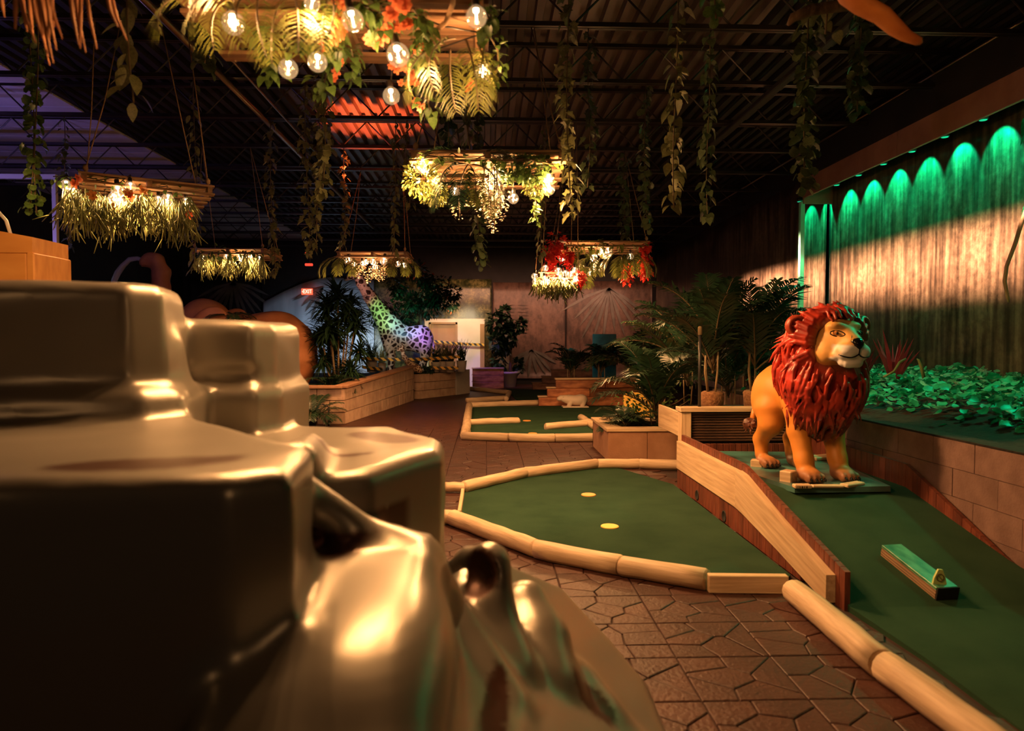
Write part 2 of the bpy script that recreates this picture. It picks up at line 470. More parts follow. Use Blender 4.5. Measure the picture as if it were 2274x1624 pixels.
def stripe_mat():
    m = bpy.data.materials.new('hazard_tape')
    nt, N, L, B = nodes(m)
    tc = N.new('ShaderNodeTexCoord'); sp = N.new('ShaderNodeSeparateXYZ'); L.new(tc.outputs['Object'], sp.inputs[0])
    ad = N.new('ShaderNodeMath'); ad.operation = 'ADD'; L.new(sp.outputs['X'], ad.inputs[0]); L.new(sp.outputs['Z'], ad.inputs[1])
    fm = N.new('ShaderNodeMath'); fm.operation = 'FRACT'
    sc = N.new('ShaderNodeMath'); sc.operation = 'MULTIPLY'; sc.inputs[1].default_value = 6.0
    L.new(ad.outputs[0], sc.inputs[0]); L.new(sc.outputs[0], fm.inputs[0])
    gt = N.new('ShaderNodeMath'); gt.operation = 'GREATER_THAN'; gt.inputs[1].default_value = .5; L.new(fm.outputs[0], gt.inputs[0])
    mx = N.new('ShaderNodeMix'); mx.data_type = 'RGBA'
    mx.inputs[6].default_value = (.012, .012, .012, 1); mx.inputs[7].default_value = (.80, .46, .05, 1)
    L.new(gt.outputs[0], mx.inputs[0]); L.new(mx.outputs[2], B.inputs['Base Color'])
    return m
MAT['tape'] = stripe_mat()
def mural_mat(name, dark, mid, light, sx, sy, sz, foliage=.6, rough=.3, trunk=7.0, bumpv=.25, spec=.6):
    """printed jungle photograph: trunks as vertical streaks, foliage as cell noise, all flat print on vinyl"""
    m = bpy.data.materials.new(name)
    nt, N, L, B = nodes(m)
    tc = N.new('ShaderNodeTexCoord')
    mp = N.new('ShaderNodeMapping'); mp.inputs['Scale'].default_value = (sx, sy, sz); L.new(tc.outputs['Object'], mp.inputs[0])
    n1 = N.new('ShaderNodeTexNoise'); n1.inputs['Scale'].default_value = trunk; n1.inputs['Detail'].default_value = 5; L.new(mp.outputs[0], n1.inputs['Vector'])
    n2 = N.new('ShaderNodeTexNoise'); n2.inputs['Scale'].default_value = 1.3; n2.inputs['Detail'].default_value = 3; L.new(tc.outputs['Object'], n2.inputs['Vector'])
    n3 = N.new('ShaderNodeTexNoise'); n3.inputs['Scale'].default_value = 11.; n3.inputs['Detail'].default_value = 6; n3.inputs['Roughness'].default_value = .75
    L.new(tc.outputs['Object'], n3.inputs['Vector'])
    mu = N.new('ShaderNodeMath'); mu.operation = 'MULTIPLY'; L.new(n3.outputs['Fac'], mu.inputs[0]); L.new(n2.outputs['Fac'], mu.inputs[1])
    mix = N.new('ShaderNodeMix'); mix.data_type = 'FLOAT'; mix.inputs[0].default_value = foliage
    L.new(n1.outputs['Fac'], mix.inputs[2])
    m2 = N.new('ShaderNodeMath'); m2.operation = 'MULTIPLY'; m2.inputs[1].default_value = 2.0; L.new(mu.outputs[0], m2.inputs[0])
    L.new(m2.outputs[0], mix.inputs[3])
    rp = N.new('ShaderNodeValToRGB'); e = rp.color_ramp.elements
    e[0].position = .38; e[0].color = (*dark, 1); e[1].position = .74; e[1].color = (*light, 1)
    k = e.new(.50); k.color = (*mid, 1)
    L.new(mix.outputs[0], rp.inputs[0]); L.new(rp.outputs[0], B.inputs['Base Color'])
    B.inputs['Roughness'].default_value = rough; B.inputs['Specular IOR Level'].default_value = spec
    bp = N.new('ShaderNodeBump'); bp.inputs['Strength'].default_value = bumpv; bp.inputs['Distance'].default_value = .02
    mp3 = N.new('ShaderNodeMapping'); mp3.inputs['Scale'].default_value = (3, 3, .35); L.new(tc.outputs['Object'], mp3.inputs[0])
    n4 = N.new('ShaderNodeTexNoise'); n4.inputs['Scale'].default_value = 2.2; n4.inputs['Detail'].default_value = 3; L.new(mp3.outputs[0], n4.inputs['Vector'])
    L.new(n4.outputs['Fac'], bp.inputs['Height']); L.new(bp.outputs[0], B.inputs['Normal'])
    return m
MAT['mural'] = mural_mat('jungle_mural_vinyl', (.026, .020, .014), (.085, .062, .042), (.26, .205, .14), 1, 1.8, .12, .40, .32, 8.0)
MAT['mural2'] = mural_mat('forest_edge_mural_vinyl', (.010, .014, .006), (.07, .085, .03), (.40, .36, .14), 1.5, 1, 1.2, .9)
MAT['mural3'] = mural_mat('brown_ruin_mural_vinyl', (.06, .035, .026), (.13, .075, .055), (.22, .13, .095), 1.2, 1, .5, .5, .45)
MAT['darkprint'] = M_('dark_print_vinyl', (.008, .009, .008), (.03, .035, .03), .4, 2)
MAT['fanleaf'] = M_('printed_fan_leaf', (.10, .092, .075), (.17, .155, .13), .4, 3, (1, 1, 1))
# ------------------------------------------------------------------ sculpting: blended solids on a grid, surfaced
def surface_nets(F, o, h):
    nx, ny, nz = F.shape
    C = (nx - 1, ny - 1, nz - 1)
    S = F < 0
    acc = np.zeros(C + (3,), np.float32); cnt = np.zeros(C, np.float32)
    for ax in range(3):
        b, c = [(1, 2), (0, 2), (0, 1)][ax]
        for ob in (0, 1):
            for oc in (0, 1):
                sa = [None] * 3; sb = [None] * 3
                sa[ax] = slice(0, F.shape[ax] - 1); sb[ax] = slice(1, F.shape[ax])
                for q, off in ((b, ob), (c, oc)):
                    sa[q] = sb[q] = slice(off, F.shape[q] - 1 + off)
                fa, fb = F[tuple(sa)], F[tuple(sb)]
                m = S[tuple(sa)] != S[tuple(sb)]
                t = np.where(m, fa / np.where(m, fa - fb, 1), 0)
                acc[..., ax] += t * m
                acc[..., b] += ob * m; acc[..., c] += oc * m
                cnt += m
    act = cnt > 0
    idx = np.full(C, -1, np.int64); idx[act] = np.arange(act.sum())
    ijk = np.argwhere(act)
    v = (acc[act] / cnt[act][:, None] + ijk) * h + np.asarray(o)
    Q = []
    for ax in range(3):
        b, c = (ax + 1) % 3, (ax + 2) % 3
        sa = [slice(1, -1)] * 3; sb = [slice(1, -1)] * 3
        sa[ax] = slice(0, -1); sb[ax] = slice(1, None)
        A, B = S[tuple(sa)], S[tuple(sb)]
        e = np.argwhere(A != B)
        if len(e) == 0: continue
        inside = A[tuple(e.T)]
        g = e.copy(); g[:, b] += 1; g[:, c] += 1
        def cell(db, dc):
            q = g.copy(); q[:, b] += db; q[:, c] += dc
            return idx[tuple(q.T)]
        q = np.stack([cell(-1, -1), cell(0, -1), cell(0, 0), cell(-1, 0)], 1)
        q[~inside] = q[~inside][:, ::-1]
        Q.append(q)
    return v, np.concatenate(Q, 0)

class Field:
    def __init__(s, lo, hi, h):
        s.lo = np.array(lo, float); s.h = h
        s.n = np.ceil((np.array(hi) - s.lo) / h).astype(int) + 1
        s.ax = [s.lo[i] + h * np.arange(s.n[i]) for i in range(3)]
        s.F = np.full(tuple(s.n), 1.0, np.float32)
    def _sub(s, lo, hi):
        sl = []
        for i in range(3):
            a = int(max(0, math.floor((lo[i] - s.lo[i]) / s.h))); b = int(min(s.n[i], math.ceil((hi[i] - s.lo[i]) / s.h) + 1))
            if b <= a: return None, None
            sl.append(slice(a, b))
        g = np.meshgrid(*[s.ax[i][sl[i]] for i in range(3)], indexing='ij')
        return tuple(sl), [q.astype(np.float32) for q in g]
    def _put(s, sl, d, k, cut):
        F = s.F[sl]
        if cut:
            a, b = -F, d
            hh = np.maximum(k - np.abs(a - b), 0) / max(k, 1e-6)
            s.F[sl] = -(np.minimum(a, b) - hh * hh * k * .25) if k > 0 else np.maximum(F, -d)
        else:
            hh = np.maximum(k - np.abs(F - d), 0) / max(k, 1e-6)
            s.F[sl] = np.minimum(F, d) - hh * hh * k * .25
    def cap(s, a, b, ra, rb=None, k=.03, cut=False, sx=1.0):
        rb = ra if rb is None else rb
        a, b = np.array(a, float), np.array(b, float); R = max(ra, rb) + k + 3 * s.h
        sl, g = s._sub(np.minimum(a, b) - R, np.maximum(a, b) + R)
        if sl is None: return
        ab = b - a; L2 = float(ab @ ab) + 1e-9
        t = np.clip(((g[0] - a[0]) * ab[0] + (g[1] - a[1]) * ab[1] + (g[2] - a[2]) * ab[2]) / L2, 0, 1)
        d = np.sqrt(((g[0] - a[0] - t * ab[0]) / sx) ** 2 + (g[1] - a[1] - t * ab[1]) ** 2 + (g[2] - a[2] - t * ab[2]) ** 2) - (ra + t * (rb - ra))
        s._put(sl, d, k, cut)
    def chain(s, pts, rads, k=.02, sx=1.0):
        for i in range(len(pts) - 1): s.cap(pts[i], pts[i + 1], rads[i], rads[i + 1], k, False, sx)
    def ell(s, c, r, k=.04, rot=None, cut=False):
        c = np.array(c, float); r = np.array(r, float); R = r.max() + k + 3 * s.h
        sl, g = s._sub(c - R, c + R)
        if sl is None: return
        p = [g[i] - c[i] for i in range(3)]
        if rot is not None:
            m = np.array(rot.to_3x3().transposed())
            p = [m[i][0] * p[0] + m[i][1] * p[1] + m[i][2] * p[2] for i in range(3)]
        q = np.sqrt(sum((p[i] / r[i]) ** 2 for i in range(3)))
        q2 = np.sqrt(sum((p[i] / (r[i] ** 2)) ** 2 for i in range(3))) + 1e-6
        s._put(sl, q * (q - 1) / q2, k, cut)
    def terrace(s, poly, z0, z1, rnd=.04, taper=.0, k=.05, bulge=0.0, top=None):
        P = np.array(poly, float)
        R = rnd + k + 3 * s.h + taper * (z1 - z0) + bulge
        lo = (P[:, 0].min() - R, P[:, 1].min() - R, z0 - R); hi = (P[:, 0].max() + R, P[:, 1].max() + R, z1 + k + 3 * s.h)
        sl, g = s._sub(lo, hi)
        if sl is None: return
        X, Y = g[0][:, :, 0], g[1][:, :, 0]
        d = np.full(X.shape, 1e9); sg = np.ones(X.shape)
        n = len(P)
        for i in range(n):
            a, b = P[i], P[i - 1]
            e = b - a; wx, wy = X - a[0], Y - a[1]
            t = np.clip((wx * e[0] + wy * e[1]) / (e @ e), 0, 1)
            d = np.minimum(d, (wx - e[0] * t) ** 2 + (wy - e[1] * t) ** 2)
            c1 = Y >= a[1]; c2 = Y < b[1]; c3 = e[0] * wy > e[1] * wx
            fl = (c1 & c2 & c3) | (~c1 & ~c2 & ~c3)
            sg = np.where(fl, -sg, sg)
        d2 = (sg * np.sqrt(d))[:, :, None] - taper * np.maximum(z1 - g[2], 0) - bulge * np.sin(np.clip((g[2] - z0) / (z1 - z0), 0, 1) * PI) + rnd
        zt = z1 if top is None else np.minimum(top(g[0], g[1]), z1)
        w2 = np.maximum(g[2] - zt, z0 - g[2]) * (1 if top is None else .78) + rnd
        dd = np.minimum(np.maximum(d2, w2), 0) + np.sqrt(np.maximum(d2, 0) ** 2 + np.maximum(w2, 0) ** 2) - rnd
        s._put(sl, dd.astype(np.float32), k, False)
    def noise(s, amp, freq, seed=3):
        r = np.random.RandomState(seed)
        X, Y, Z = np.meshgrid(*s.ax, indexing='ij', sparse=True)
        tot = 0
        for i in range(6):
            k = r.normal(size=3); k = k / np.linalg.norm(k) * freq * r.uniform(.6, 1.6); ph = r.uniform(0, 6.28)
            tot = tot + np.sin(k[0] * X + k[1] * Y + k[2] * Z + ph)
        s.F += (amp * tot / 3).astype(np.float32)
    def mesh(s, name, mat, colfn=None, smooth_it=0):
        s.F[0] = s.F[-1] = 1; s.F[:, 0] = s.F[:, -1] = 1; s.F[:, :, 0] = s.F[:, :, -1] = 1
        v, q = surface_nets(s.F, s.lo, s.h)
        col = colfn(v) if colfn else None
        return mesh(name, v, q, mat, True, col)

# ------------------------------------------------------------------ leaves and plants
def leaf_template(kind):
    if kind == 'heart':
        o = [(0, 0), (-.10, .22), (.02, .38), (.25, .42), (.55, .30), (.82, .12), (1, 0)]
    elif kind == 'oval':
        o = [(0, 0), (.12, .16), (.38, .27), (.65, .22), (.88, .09), (1, 0)]
    elif kind == 'ivy':
        o = [(0, 0), (-.08, .25), (.18, .28), (.30, .50), (.46, .24), (.70, .20), (1, 0)]
    elif kind == 'round':
        o = [(0, 0), (-.05, .30), (.15, .46), (.32, .40), (.5, .5), (.68, .40), (.82, .34), (.9, .12), (.94, 0)]
    elif kind == 'petal':
        o = [(0, 0), (.25, .16), (.6, .32), (.9, .22), (1, 0)]
    elif kind == 'strap':
        o = [(0, .0), (.05, .04), (.35, .062), (.7, .045), (1, 0)]
    v = []; f = []
    n = len(o)
    drop = .45 if kind == 'strap' else .18
    for x, y in o: v.append((x, 0, -drop * max(x, 0) ** 2))
    for x, y in o: v.append((x, y, .22 * y - drop * max(x, 0) ** 2))
    for x, y in o: v.append((x, -y, .22 * y - drop * max(x, 0) ** 2))
    for i in range(n - 1):
        if i == 0:
            f += [(0, 1, n + 1), (0, 2 * n + 1, 1)]
        elif i == n - 2:
            f += [(i, i + 1, n + i), (i, 2 * n + i, i + 1)]
        else:
            f += [(i, i + 1, n + i + 1, n + i), (i, 2 * n + i, 2 * n + i + 1, i + 1)]
    return np.array(v, float), f
LT = {k: leaf_template(k) for k in ('heart', 'oval', 'ivy', 'round', 'petal', 'strap')}
LEAF_CACHE = {}
def leaf_mesh(kind, mat):
    key = (kind, mat)
    if key not in LEAF_CACHE:
        LEAF_CACHE[key] = mesh('leaf_' + kind, LT[kind][0], LT[kind][1], MAT[mat], True)
    return LEAF_CACHE[key]
def lmat(pos, d, n, s):
    x = Vector(d).normalized(); z = Vector(n)
    y = z.cross(x)
    if y.length < 1e-4: y = Vector((1, .3, .2)).cross(x)
    y.normalize(); z = x.cross(y)
    m = Matrix((x * s, y * s, z * s)).transposed().to_4x4(); m.translation = Vector(pos)
    return m
def rv(r, s=1.0): return Vector((r.uniform(-s, s), r.uniform(-s, s), r.uniform(-s, s)))
def many(tmpl, mats):
    V, F = tmpl
    v = []; f = []
    H = np.concatenate([V, np.ones((len(V), 1))], 1)
    for i, m in enumerate(mats):
        v.append((H @ np.array(m).T)[:, :3]); k = i * len(V)
        f += [tuple(a + k for a in q) for q in F]
    return np.concatenate(v, 0), f
def leaves(parent, kind, mat, mats, name='leaf', single=True):
    """each leaf an object of its own (single) or, when too small or too many, one joined part of kind stuff"""
    first, rest = (mats[:300], mats[300:]) if single else ([], mats)
    me = leaf_mesh(kind, mat)
    for m in first: link(name, me, parent, m)
    if rest:
        v, f = many(LT[kind], rest)
        o = link(name + '_mass' if single else name, mesh(name, v, f, MAT[mat], True), parent)
        o['kind'] = 'stuff'

def vine(label, top, zbot, kind, mat, size, n, seed, spread=.05, single=True, clump=None, name='hanging_vine', sway=.03):
    r = random.Random(seed)
    top = Vector(top); L = top.z - zbot
    e = empty(name, top, 0, label, 'vine')
    ph = r.uniform(0, 6)
    def pt(t): return top + Vector((sway * math.sin(ph + 5 * t) * t, sway * math.cos(ph + 4 * t) * t, -L * t))
    m = max(8, int(L / .12))
    MB().tube([pt(i / m) for i in range(m + 1)], .005 if size > .05 else .004, 5).build('stem', MAT['stem'], e, True)
    ms = []
    for i in range(n):
        t = ((i + r.random()) / n) ** .82 if clump is None else r.choice(clump) + r.uniform(-.07, .07)
        t = min(max(t, .02), 1)
        a = r.uniform(0, 2 * PI)
        out = Vector((math.cos(a), math.sin(a), 0))
        p = pt(t) + out * r.uniform(.004, spread)
        d = out * r.uniform(.4, 1) + Vector((0, 0, -r.uniform(.3, 1.3)))
        nn = out * .6 + Vector((0, 0, .7)) + rv(r, .5)
        ms.append(lmat(p, d, nn, size * r.uniform(.7, 1.2)))
    leaves(e, kind, mat, ms, 'leaf', single)
    return e

def frond_geo(L, r, droop=.5, nl=26, wmax=.30, lw=.016, up0=.9, vee=.35, tipfrac=1.0):
    """palm frond leaving the origin along +X: (rachis, leaflets) as two mesh builders"""
    pts = []; ang = up0; p = Vector((0, 0, 0)); m = 16
    for i in range(m + 1):
        pts.append(p.copy())
        p = p + Vector((math.cos(ang), 0, math.sin(ang))) * (L / m)
        ang -= droop * 1.9 / m * (0.5 + i / m)
    ra = MB().tube(pts, [L * .011 * (1 - .8 * i / m) + .0012 for i in range(m + 1)], 5)
    lf = MB()
    for i in range(nl):
        t = .16 + .82 * i / (nl - 1)
        k = min(int(t * m), m - 1); fr = t * m - k
        c = pts[k].lerp(pts[k + 1], fr); tan = (pts[k + 1] - pts[k]).normalized()
        nor = Vector((-tan.z, 0, tan.x))
        for sgn in (-1, 1):
            ll = L * wmax * (math.sin(PI * min(t * .92 + .08, 1)) ** .6) * r.uniform(.85, 1.1) + L * .05
            d = (tan * r.uniform(.55, .8) + Vector((0, sgn, 0)) * .8 + nor * vee * r.uniform(.4, 1.1)).normalized()
            sd = d.cross(nor).normalized() * lw * L
            mid = c + d * ll * .5; tip = c + d * ll + Vector((0, 0, -ll * r.uniform(.15, .4)))
            lf.add([c - sd * .4, c + sd * .4, mid + sd, tip, mid - sd], [(0, 1, 2, 4), (4, 2, 3)])
    return ra, lf

def palm(label, loc, n, L, seed, mat='leafteal', cat='palm', name='palm_plant', tilt=(.5, 1.25), pot=None, canes=0, ch=.4, lw=.016, nl=24, group=None,
         droop=(.5, 1.1), wmax=.3):
    r = random.Random(seed)
    e = empty(name, loc, 0, label, cat, group)
    z0 = Vector(loc)
    if pot == 'coir':
        b = MB(); b.lathe([(.085, 0), (.105, .02), (.115, .10), (.118, .17), (.10, .19), (.02, .185)], loc, 18)
        v = np.array(b.v); v += NP.uniform(-.004, .004, v.shape)
        link('coir_pot', mesh('coir_pot', v, b.f, MAT['coir'], True), e); z0 = z0 + Vector((0, 0, .18))
    elif pot:
        R, Hh, mt = pot
        MB().lathe([(R * .7, 0), (R * .95, Hh * .9), (R * 1.08, Hh * .9), (R * 1.08, Hh), (R * .92, Hh), (R * .88, Hh * .93), (.01, Hh * .93)], loc, 18).build('pot', MAT[mt], e, True)
        z0 = z0 + Vector((0, 0, Hh * .92))
    if canes:
        for i in range(canes):
            a = r.uniform(0, 6.28); q = z0 + Vector((.05 * math.cos(a), .05 * math.sin(a), 0))
            MB().tube([q, q + Vector((.03 * math.cos(a), .03 * math.sin(a), ch * .5)), q + Vector((.02 * math.cos(a), .05 * math.sin(a), ch))], .010, 6).build('cane', MAT['cane'], e, True)
    for i in range(n):
        a = 2 * PI * i / n * 2.4 + r.uniform(-.4, .4)
        ra, lf = frond_geo(L * r.uniform(.75, 1.1), r, r.uniform(*droop), nl, wmax, lw, r.uniform(*tilt), .3)
        zz = Vector((0, 0, (ch * r.uniform(.45, 1.0) if canes else 0)))
        M = Matrix.Translation(z0 + zz) @ Matrix.Rotation(a, 4, 'Z')
        f = lf.build('frond', MAT[mat], e, True, M)
        rr = ra.build('rachis', MAT['stem'], f, True, Matrix.Identity(4), True)
    return e

def dracaena(label, loc, heads, seed, mat='leafdark', leafL=.36, nl=34, name='bamboo_palm', cat='palm', pot=None):
    """canes carrying whorls of arching strap leaves; heads = [(dx, dy, z, scale)]"""
    r = random.Random(seed)
    e = empty(name, loc, 0, label, cat)
    b = Vector(loc)
    if pot:
        R, Hh, mt = pot
        MB().lathe([(R * .75, 0), (R, Hh * .92), (R * 1.06, Hh), (R * .9, Hh), (.01, Hh * .92)], loc, 16).build('pot', MAT[mt], e, True)
    for dx, dy, z, s in heads:
        h = b + Vector((dx, dy, z))
        MB().tube([b + Vector((dx * .3, dy * .3, 0)), b + Vector((dx * .7, dy * .7, z * .5)), h], [.022, .018, .014], 6).build('cane', MAT['cane'], e, True)
        ms = []
        for i in range(nl):
            a = r.uniform(0, 6.28); el = r.uniform(-.35, 1.1)
            d = Vector((math.cos(a) * math.cos(el), math.sin(a) * math.cos(el), math.sin(el)))
            ms.append(lmat(h + Vector((0, 0, r.uniform(-.22, .05) * s)), d, Vector((0, 0, 1)) + rv(r, .2), leafL * s * r.uniform(.7, 1.15)))
        v, f = many(LT['strap'], ms)
        v2 = v
        link('leaf_whorl', mesh('leaf_whorl', v2, f, MAT[mat], True), e)
    return e

def bush(label, loc, rad, n, kind, mat, size, seed, trunk=0.0, name='tree', cat='tree', pot=None, accents=None):
    r = random.Random(seed)
    e = empty(name, loc, 0, label, cat)
    b = Vector(loc)
    base = b
    if pot:
        R, Hh, mt = pot
        MB().lathe([(R * .68, 0), (R * .93, Hh * .86), (R * 1.06, Hh * .86), (R * 1.08, Hh), (R * .92, Hh), (.01, Hh * .9)], loc, 18).build('pot', MAT[mt], e, True)
        base = b + Vector((0, 0, Hh * .9))
    c = b + Vector((0, 0, trunk + rad[2]))
    if trunk > 0:
        mb = MB().tube([base, base.lerp(c, .4) + Vector((.02, 0, 0)), base.lerp(c, .7), c], [.05, .042, .036, .015], 8)
        for i in range(6):
            a = r.uniform(0, 6.28)
            q = base.lerp(c, r.uniform(.6, .9))
            mb.tube([q, q + Vector((math.cos(a) * rad[0] * .4, math.sin(a) * rad[1] * .4, rad[2] * .3)), q + Vector((math.cos(a) * rad[0] * .75, math.sin(a) * rad[1] * .75, rad[2] * .7))], [.02, .014, .006], 5)
        mb.build('trunk', MAT['bark'], e, True)
    sub = [(Vector((r.gauss(0, .45), r.gauss(0, .45), r.gauss(0, .45))), r.uniform(.25, .5)) for _ in range(14)]
    ms = []; acc = []
    for i in range(n):
        s, q = r.choice(sub)
        d = rv(r); d.normalize()
        p = s + d * q * r.uniform(.6, 1)
        pos = c + Vector((p.x * rad[0], p.y * rad[1], p.z * rad[2]))
        (acc if accents and r.random() < accents[1] else ms).append(lmat(pos, d + Vector((0, 0, -.4)) + rv(r, .5), d + Vector((0, 0, .6)), size * r.uniform(.7, 1.25)))
    leaves(e, kind, mat, ms, 'foliage', False)
    if acc: leaves(e, kind, accents[0], acc, 'blossom', False)
    return e
# ------------------------------------------------------------------ the room
XR, XL, YB, YF = 5.40, -9.5, 22.0, -1.0
ZD, ZC = 4.62, 4.20            # roof deck, joist bottom chord
JY = [2.275 + 1.325 * k for k in range(15)]

fl = MB(); fl.box(((XR + XL) / 2, (YB + YF) / 2, -.06), (XR - XL + .4, YB - YF + .4, .10))
floor = link('floor', fl.data('floor', MAT['slab']))
tag(floor, kind='structure'); WM[floor.name] = Matrix.Identity(4)

def clip(poly, n, c):
    out = []
    for i in range(len(poly)):
        a, b = poly[i], poly[(i + 1) % len(poly)]
        da, db = n[0] * a[0] + n[1] * a[1] - c, n[0] * b[0] + n[1] * b[1] - c
        if da <= 0: out.append(a)
        if (da <= 0) != (db <= 0):
            t = da / (da - db); out.append((a[0] + (b[0] - a[0]) * t, a[1] + (b[1] - a[1]) * t))
    return out
def inset(poly, g):
    n = len(poly); out = list(poly)
    cx = sum(p[0] for p in poly) / n; cy = sum(p[1] for p in poly) / n
    res = poly
    for i in range(n):
        a, b = poly[i], poly[(i + 1) % n]
        ex, ey = b[0] - a[0], b[1] - a[1]; l = math.hypot(ex, ey)
        if l < 1e-6: continue
        nx, ny = ey / l, -ex / l
        if nx * (cx - a[0]) + ny * (cy - a[1]) > 0: nx, ny = -nx, -ny
        res = clip(res, (nx, ny), nx * a[0] + ny * a[1] - g)
        if len(res) < 3: return []
    return res
def stones():
    r = random.Random(5); out = []
    mx, my = .42, .37
    for ix in range(-8, 9):
        for iy in range(4, 34):
            x0, y0 = -.005 + ix * mx, 1.15 + iy * my - .4
            rect = [(x0, y0), (x0 + mx, y0), (x0 + mx, y0 + my), (x0, y0 + my)]
            pts = []
            for gy in range(3):
                for gxx in range(2):
                    pts.append((x0 + mx * ((gxx + .5 + (.25 if gy % 2 else -.12)) / 2 + r.uniform(-.13, .13)), y0 + my * ((gy + .5) / 3 + r.uniform(-.09, .09))))
            for i, p in enumerate(pts):
                poly = rect
                for j, q in enumerate(pts):
                    if i == j: continue
                    n = (q[0] - p[0], q[1] - p[1]); m = ((q[0] + p[0]) / 2, (q[1] + p[1]) / 2)
                    poly = clip(poly, n, n[0] * m[0] + n[1] * m[1])
                    if len(poly) < 3: break
                if len(poly) < 3: continue
                poly = inset(poly, .0032)
                if len(poly) >= 3: out.append((p, poly))
    return out
GREEN1 = []  # filled below; stones under carpets are skipped
def inside(p, poly):
    c = False; n = len(poly)
    for i in range(n):
        a, b = poly[i], poly[i - 1]
        if (a[1] > p[1]) != (b[1] > p[1]) and p[0] < (b[0] - a[0]) * (p[1] - a[1]) / (b[1] - a[1]) + a[0]: c = not c
    return c
def xy(v): return (v.x, v.y)
G1 = [xy(gz(*p)) for p in ((1030, 1090), (1020, 1148), (1190, 1225), (1570, 1295), (1745, 1297))] + [(1.80, 3.98), (1.80, 6.56), (1.30, 7.75)] + [xy(gz(*p)) for p in ((1325, 1040), (1170, 1058))]
G2 = [xy(gz(*p)) for p in ((1036, 904), (1028, 968), (1130, 974), (1332, 972))] + [(2.9, 9.6), (3.2, 14.6)]
def stone_mesh(poly, top):
    a, b = poly, inset(poly, .004)
    if len(b) != len(a):
        return MB().prism(a, -.02, top)
    n = len(a); m = MB()
    m.add([(p[0], p[1], -.02) for p in a] + [(p[0], p[1], top - .003) for p in a] + [(p[0], p[1], top) for p in b],
          [(i, (i + 1) % n, (i + 1) % n + n, i + n) for i in range(n)] + [(i + n, (i + 1) % n + n, (i + 1) % n + 2 * n, i + 2 * n) for i in range(n)] + [tuple(range(2 * n, 3 * n))])
    return m
cand = []
for p, poly in stones():
    if inside(p, G1) or inside(p, G2): continue
    if p[0] > 1.86 and p[1] < 7.6: continue
    v = Vector((p[0], p[1], 0)) - CO
    d = v.dot(FW); sx = v.dot(RT) / d * FPX + 1137; sy = -v.dot(UP) / d * FPX + 812
    vis = d > 1 and 960 < sx < 2050 and 930 < sy < 1690 and not (p[0] < -.42 and p[1] < 5)
    if sy < 925 and d > 1 or p[0] < -3.2: continue
    cand.append((p[1] + .001 * p[0] + (0 if vis else 100), p, poly))
cand.sort(key=lambda c: c[0])
rs = random.Random(9)
for i, (_, p, poly) in enumerate(cand[:300]):
    stone_mesh(poly, rs.uniform(-.001, .001)).build('paving_stone', MAT['stone'], floor)
if len(cand) > 300:
    m = MB()
    for _, p, poly in cand[300:]:
        q = stone_mesh(poly, .001); m.add(q.v, q.f)
    o = m.build('paving_stone_mass', MAT['stone'], floor); o['kind'] = 'stuff'
far_floor = MB().box((-1.2, 16.5, -.006), (8, 11, .012)).build('smooth_floor', MAT['stone'], floor)

def struct(name, b, mat):
    o = b.build(name, MAT[mat]); o['kind'] = 'structure'; return o
struct('wall_back', MB().box(((XR + XL) / 2, YB + .1, ZD / 2), (XR - XL + .4, .2, ZD + .2)), 'black')
struct('wall_left', MB().box((XL - .1, (YB + YF) / 2, ZD / 2), (.2, YB - YF + .4, ZD + .2)), 'black')
struct('wall_right', MB().box((XR + .1, (YB + YF) / 2, ZD / 2), (.2, YB - YF + .4, ZD + .2)), 'black')

# roof deck: folded metal sheet, ribs along the room
XD = -5.63
pv, pf = [], []
prof = []
x = XD
while x < XR:
    prof += [(x, ZD), (x + .075, ZD), (x + .088, ZD + .07), (x + .157, ZD + .07)]
    x += .170
n = len(prof)
for (px, pz) in prof: pv += [(px, YF, pz), (px, YB, pz)]
for i in range(n - 1): pf.append((2 * i, 2 * i + 1, 2 * i + 3, 2 * i + 2))
cm = mesh('ceiling', pv, pf, MAT['deck']); cm.materials.append(MAT['black'])
for i, p in enumerate(cm.polygons): p.material_index = 1 if prof[i][0] < -2.72 or prof[i][0] > 2.75 else 0     # left bay painted black; right bay blackened to stand in for light falloff
ceil = link('ceiling', cm); tag(ceil, kind='structure')
struct('ceiling_back', MB().box(((XR + XL) / 2, (YB + YF) / 2, ZD + .12), (XR - XL + .4, YB - YF + .4, .06)), 'black')['kind'] = 'structure'
# pale panels of the left bay
r = random.Random(2); y = 1.0
while y < YB:
    w = .46
    MB().box(((XL + XD) / 2, y + w / 2, ZD - .015 + r.uniform(-.003, .003)), (XD - XL, w - .012, .03), None, .004).build('ceiling_panel', MAT['panel'], ceil)
    y += w
for y in JY:
    j = MB()
    for dx in (-.022, .022): j.box(((XL + XR) / 2, y + dx, ZC + .02), (XR - XL - .1, .032, .04))
    o = j.build('joist', MAT['steel'], ceil)
    j = MB()
    for dx in (-.022, .022): j.box(((XL + XR) / 2, y + dx, ZD - .02), (XR - XL - .1, .032, .036))
    j.build('top_chord', MAT['steel'], o)
    w = MB(); x = XL + .2; k = 0
    while x < XR - .4:
        a, b = (ZC + .03, ZD - .03) if k % 2 == 0 else (ZD - .03, ZC + .03)
        w.tube([(x, y, a), (x + .36, y, b)], .010, 5); x += .36; k += 1
    w.build('web_rod', MAT['steel'], o)
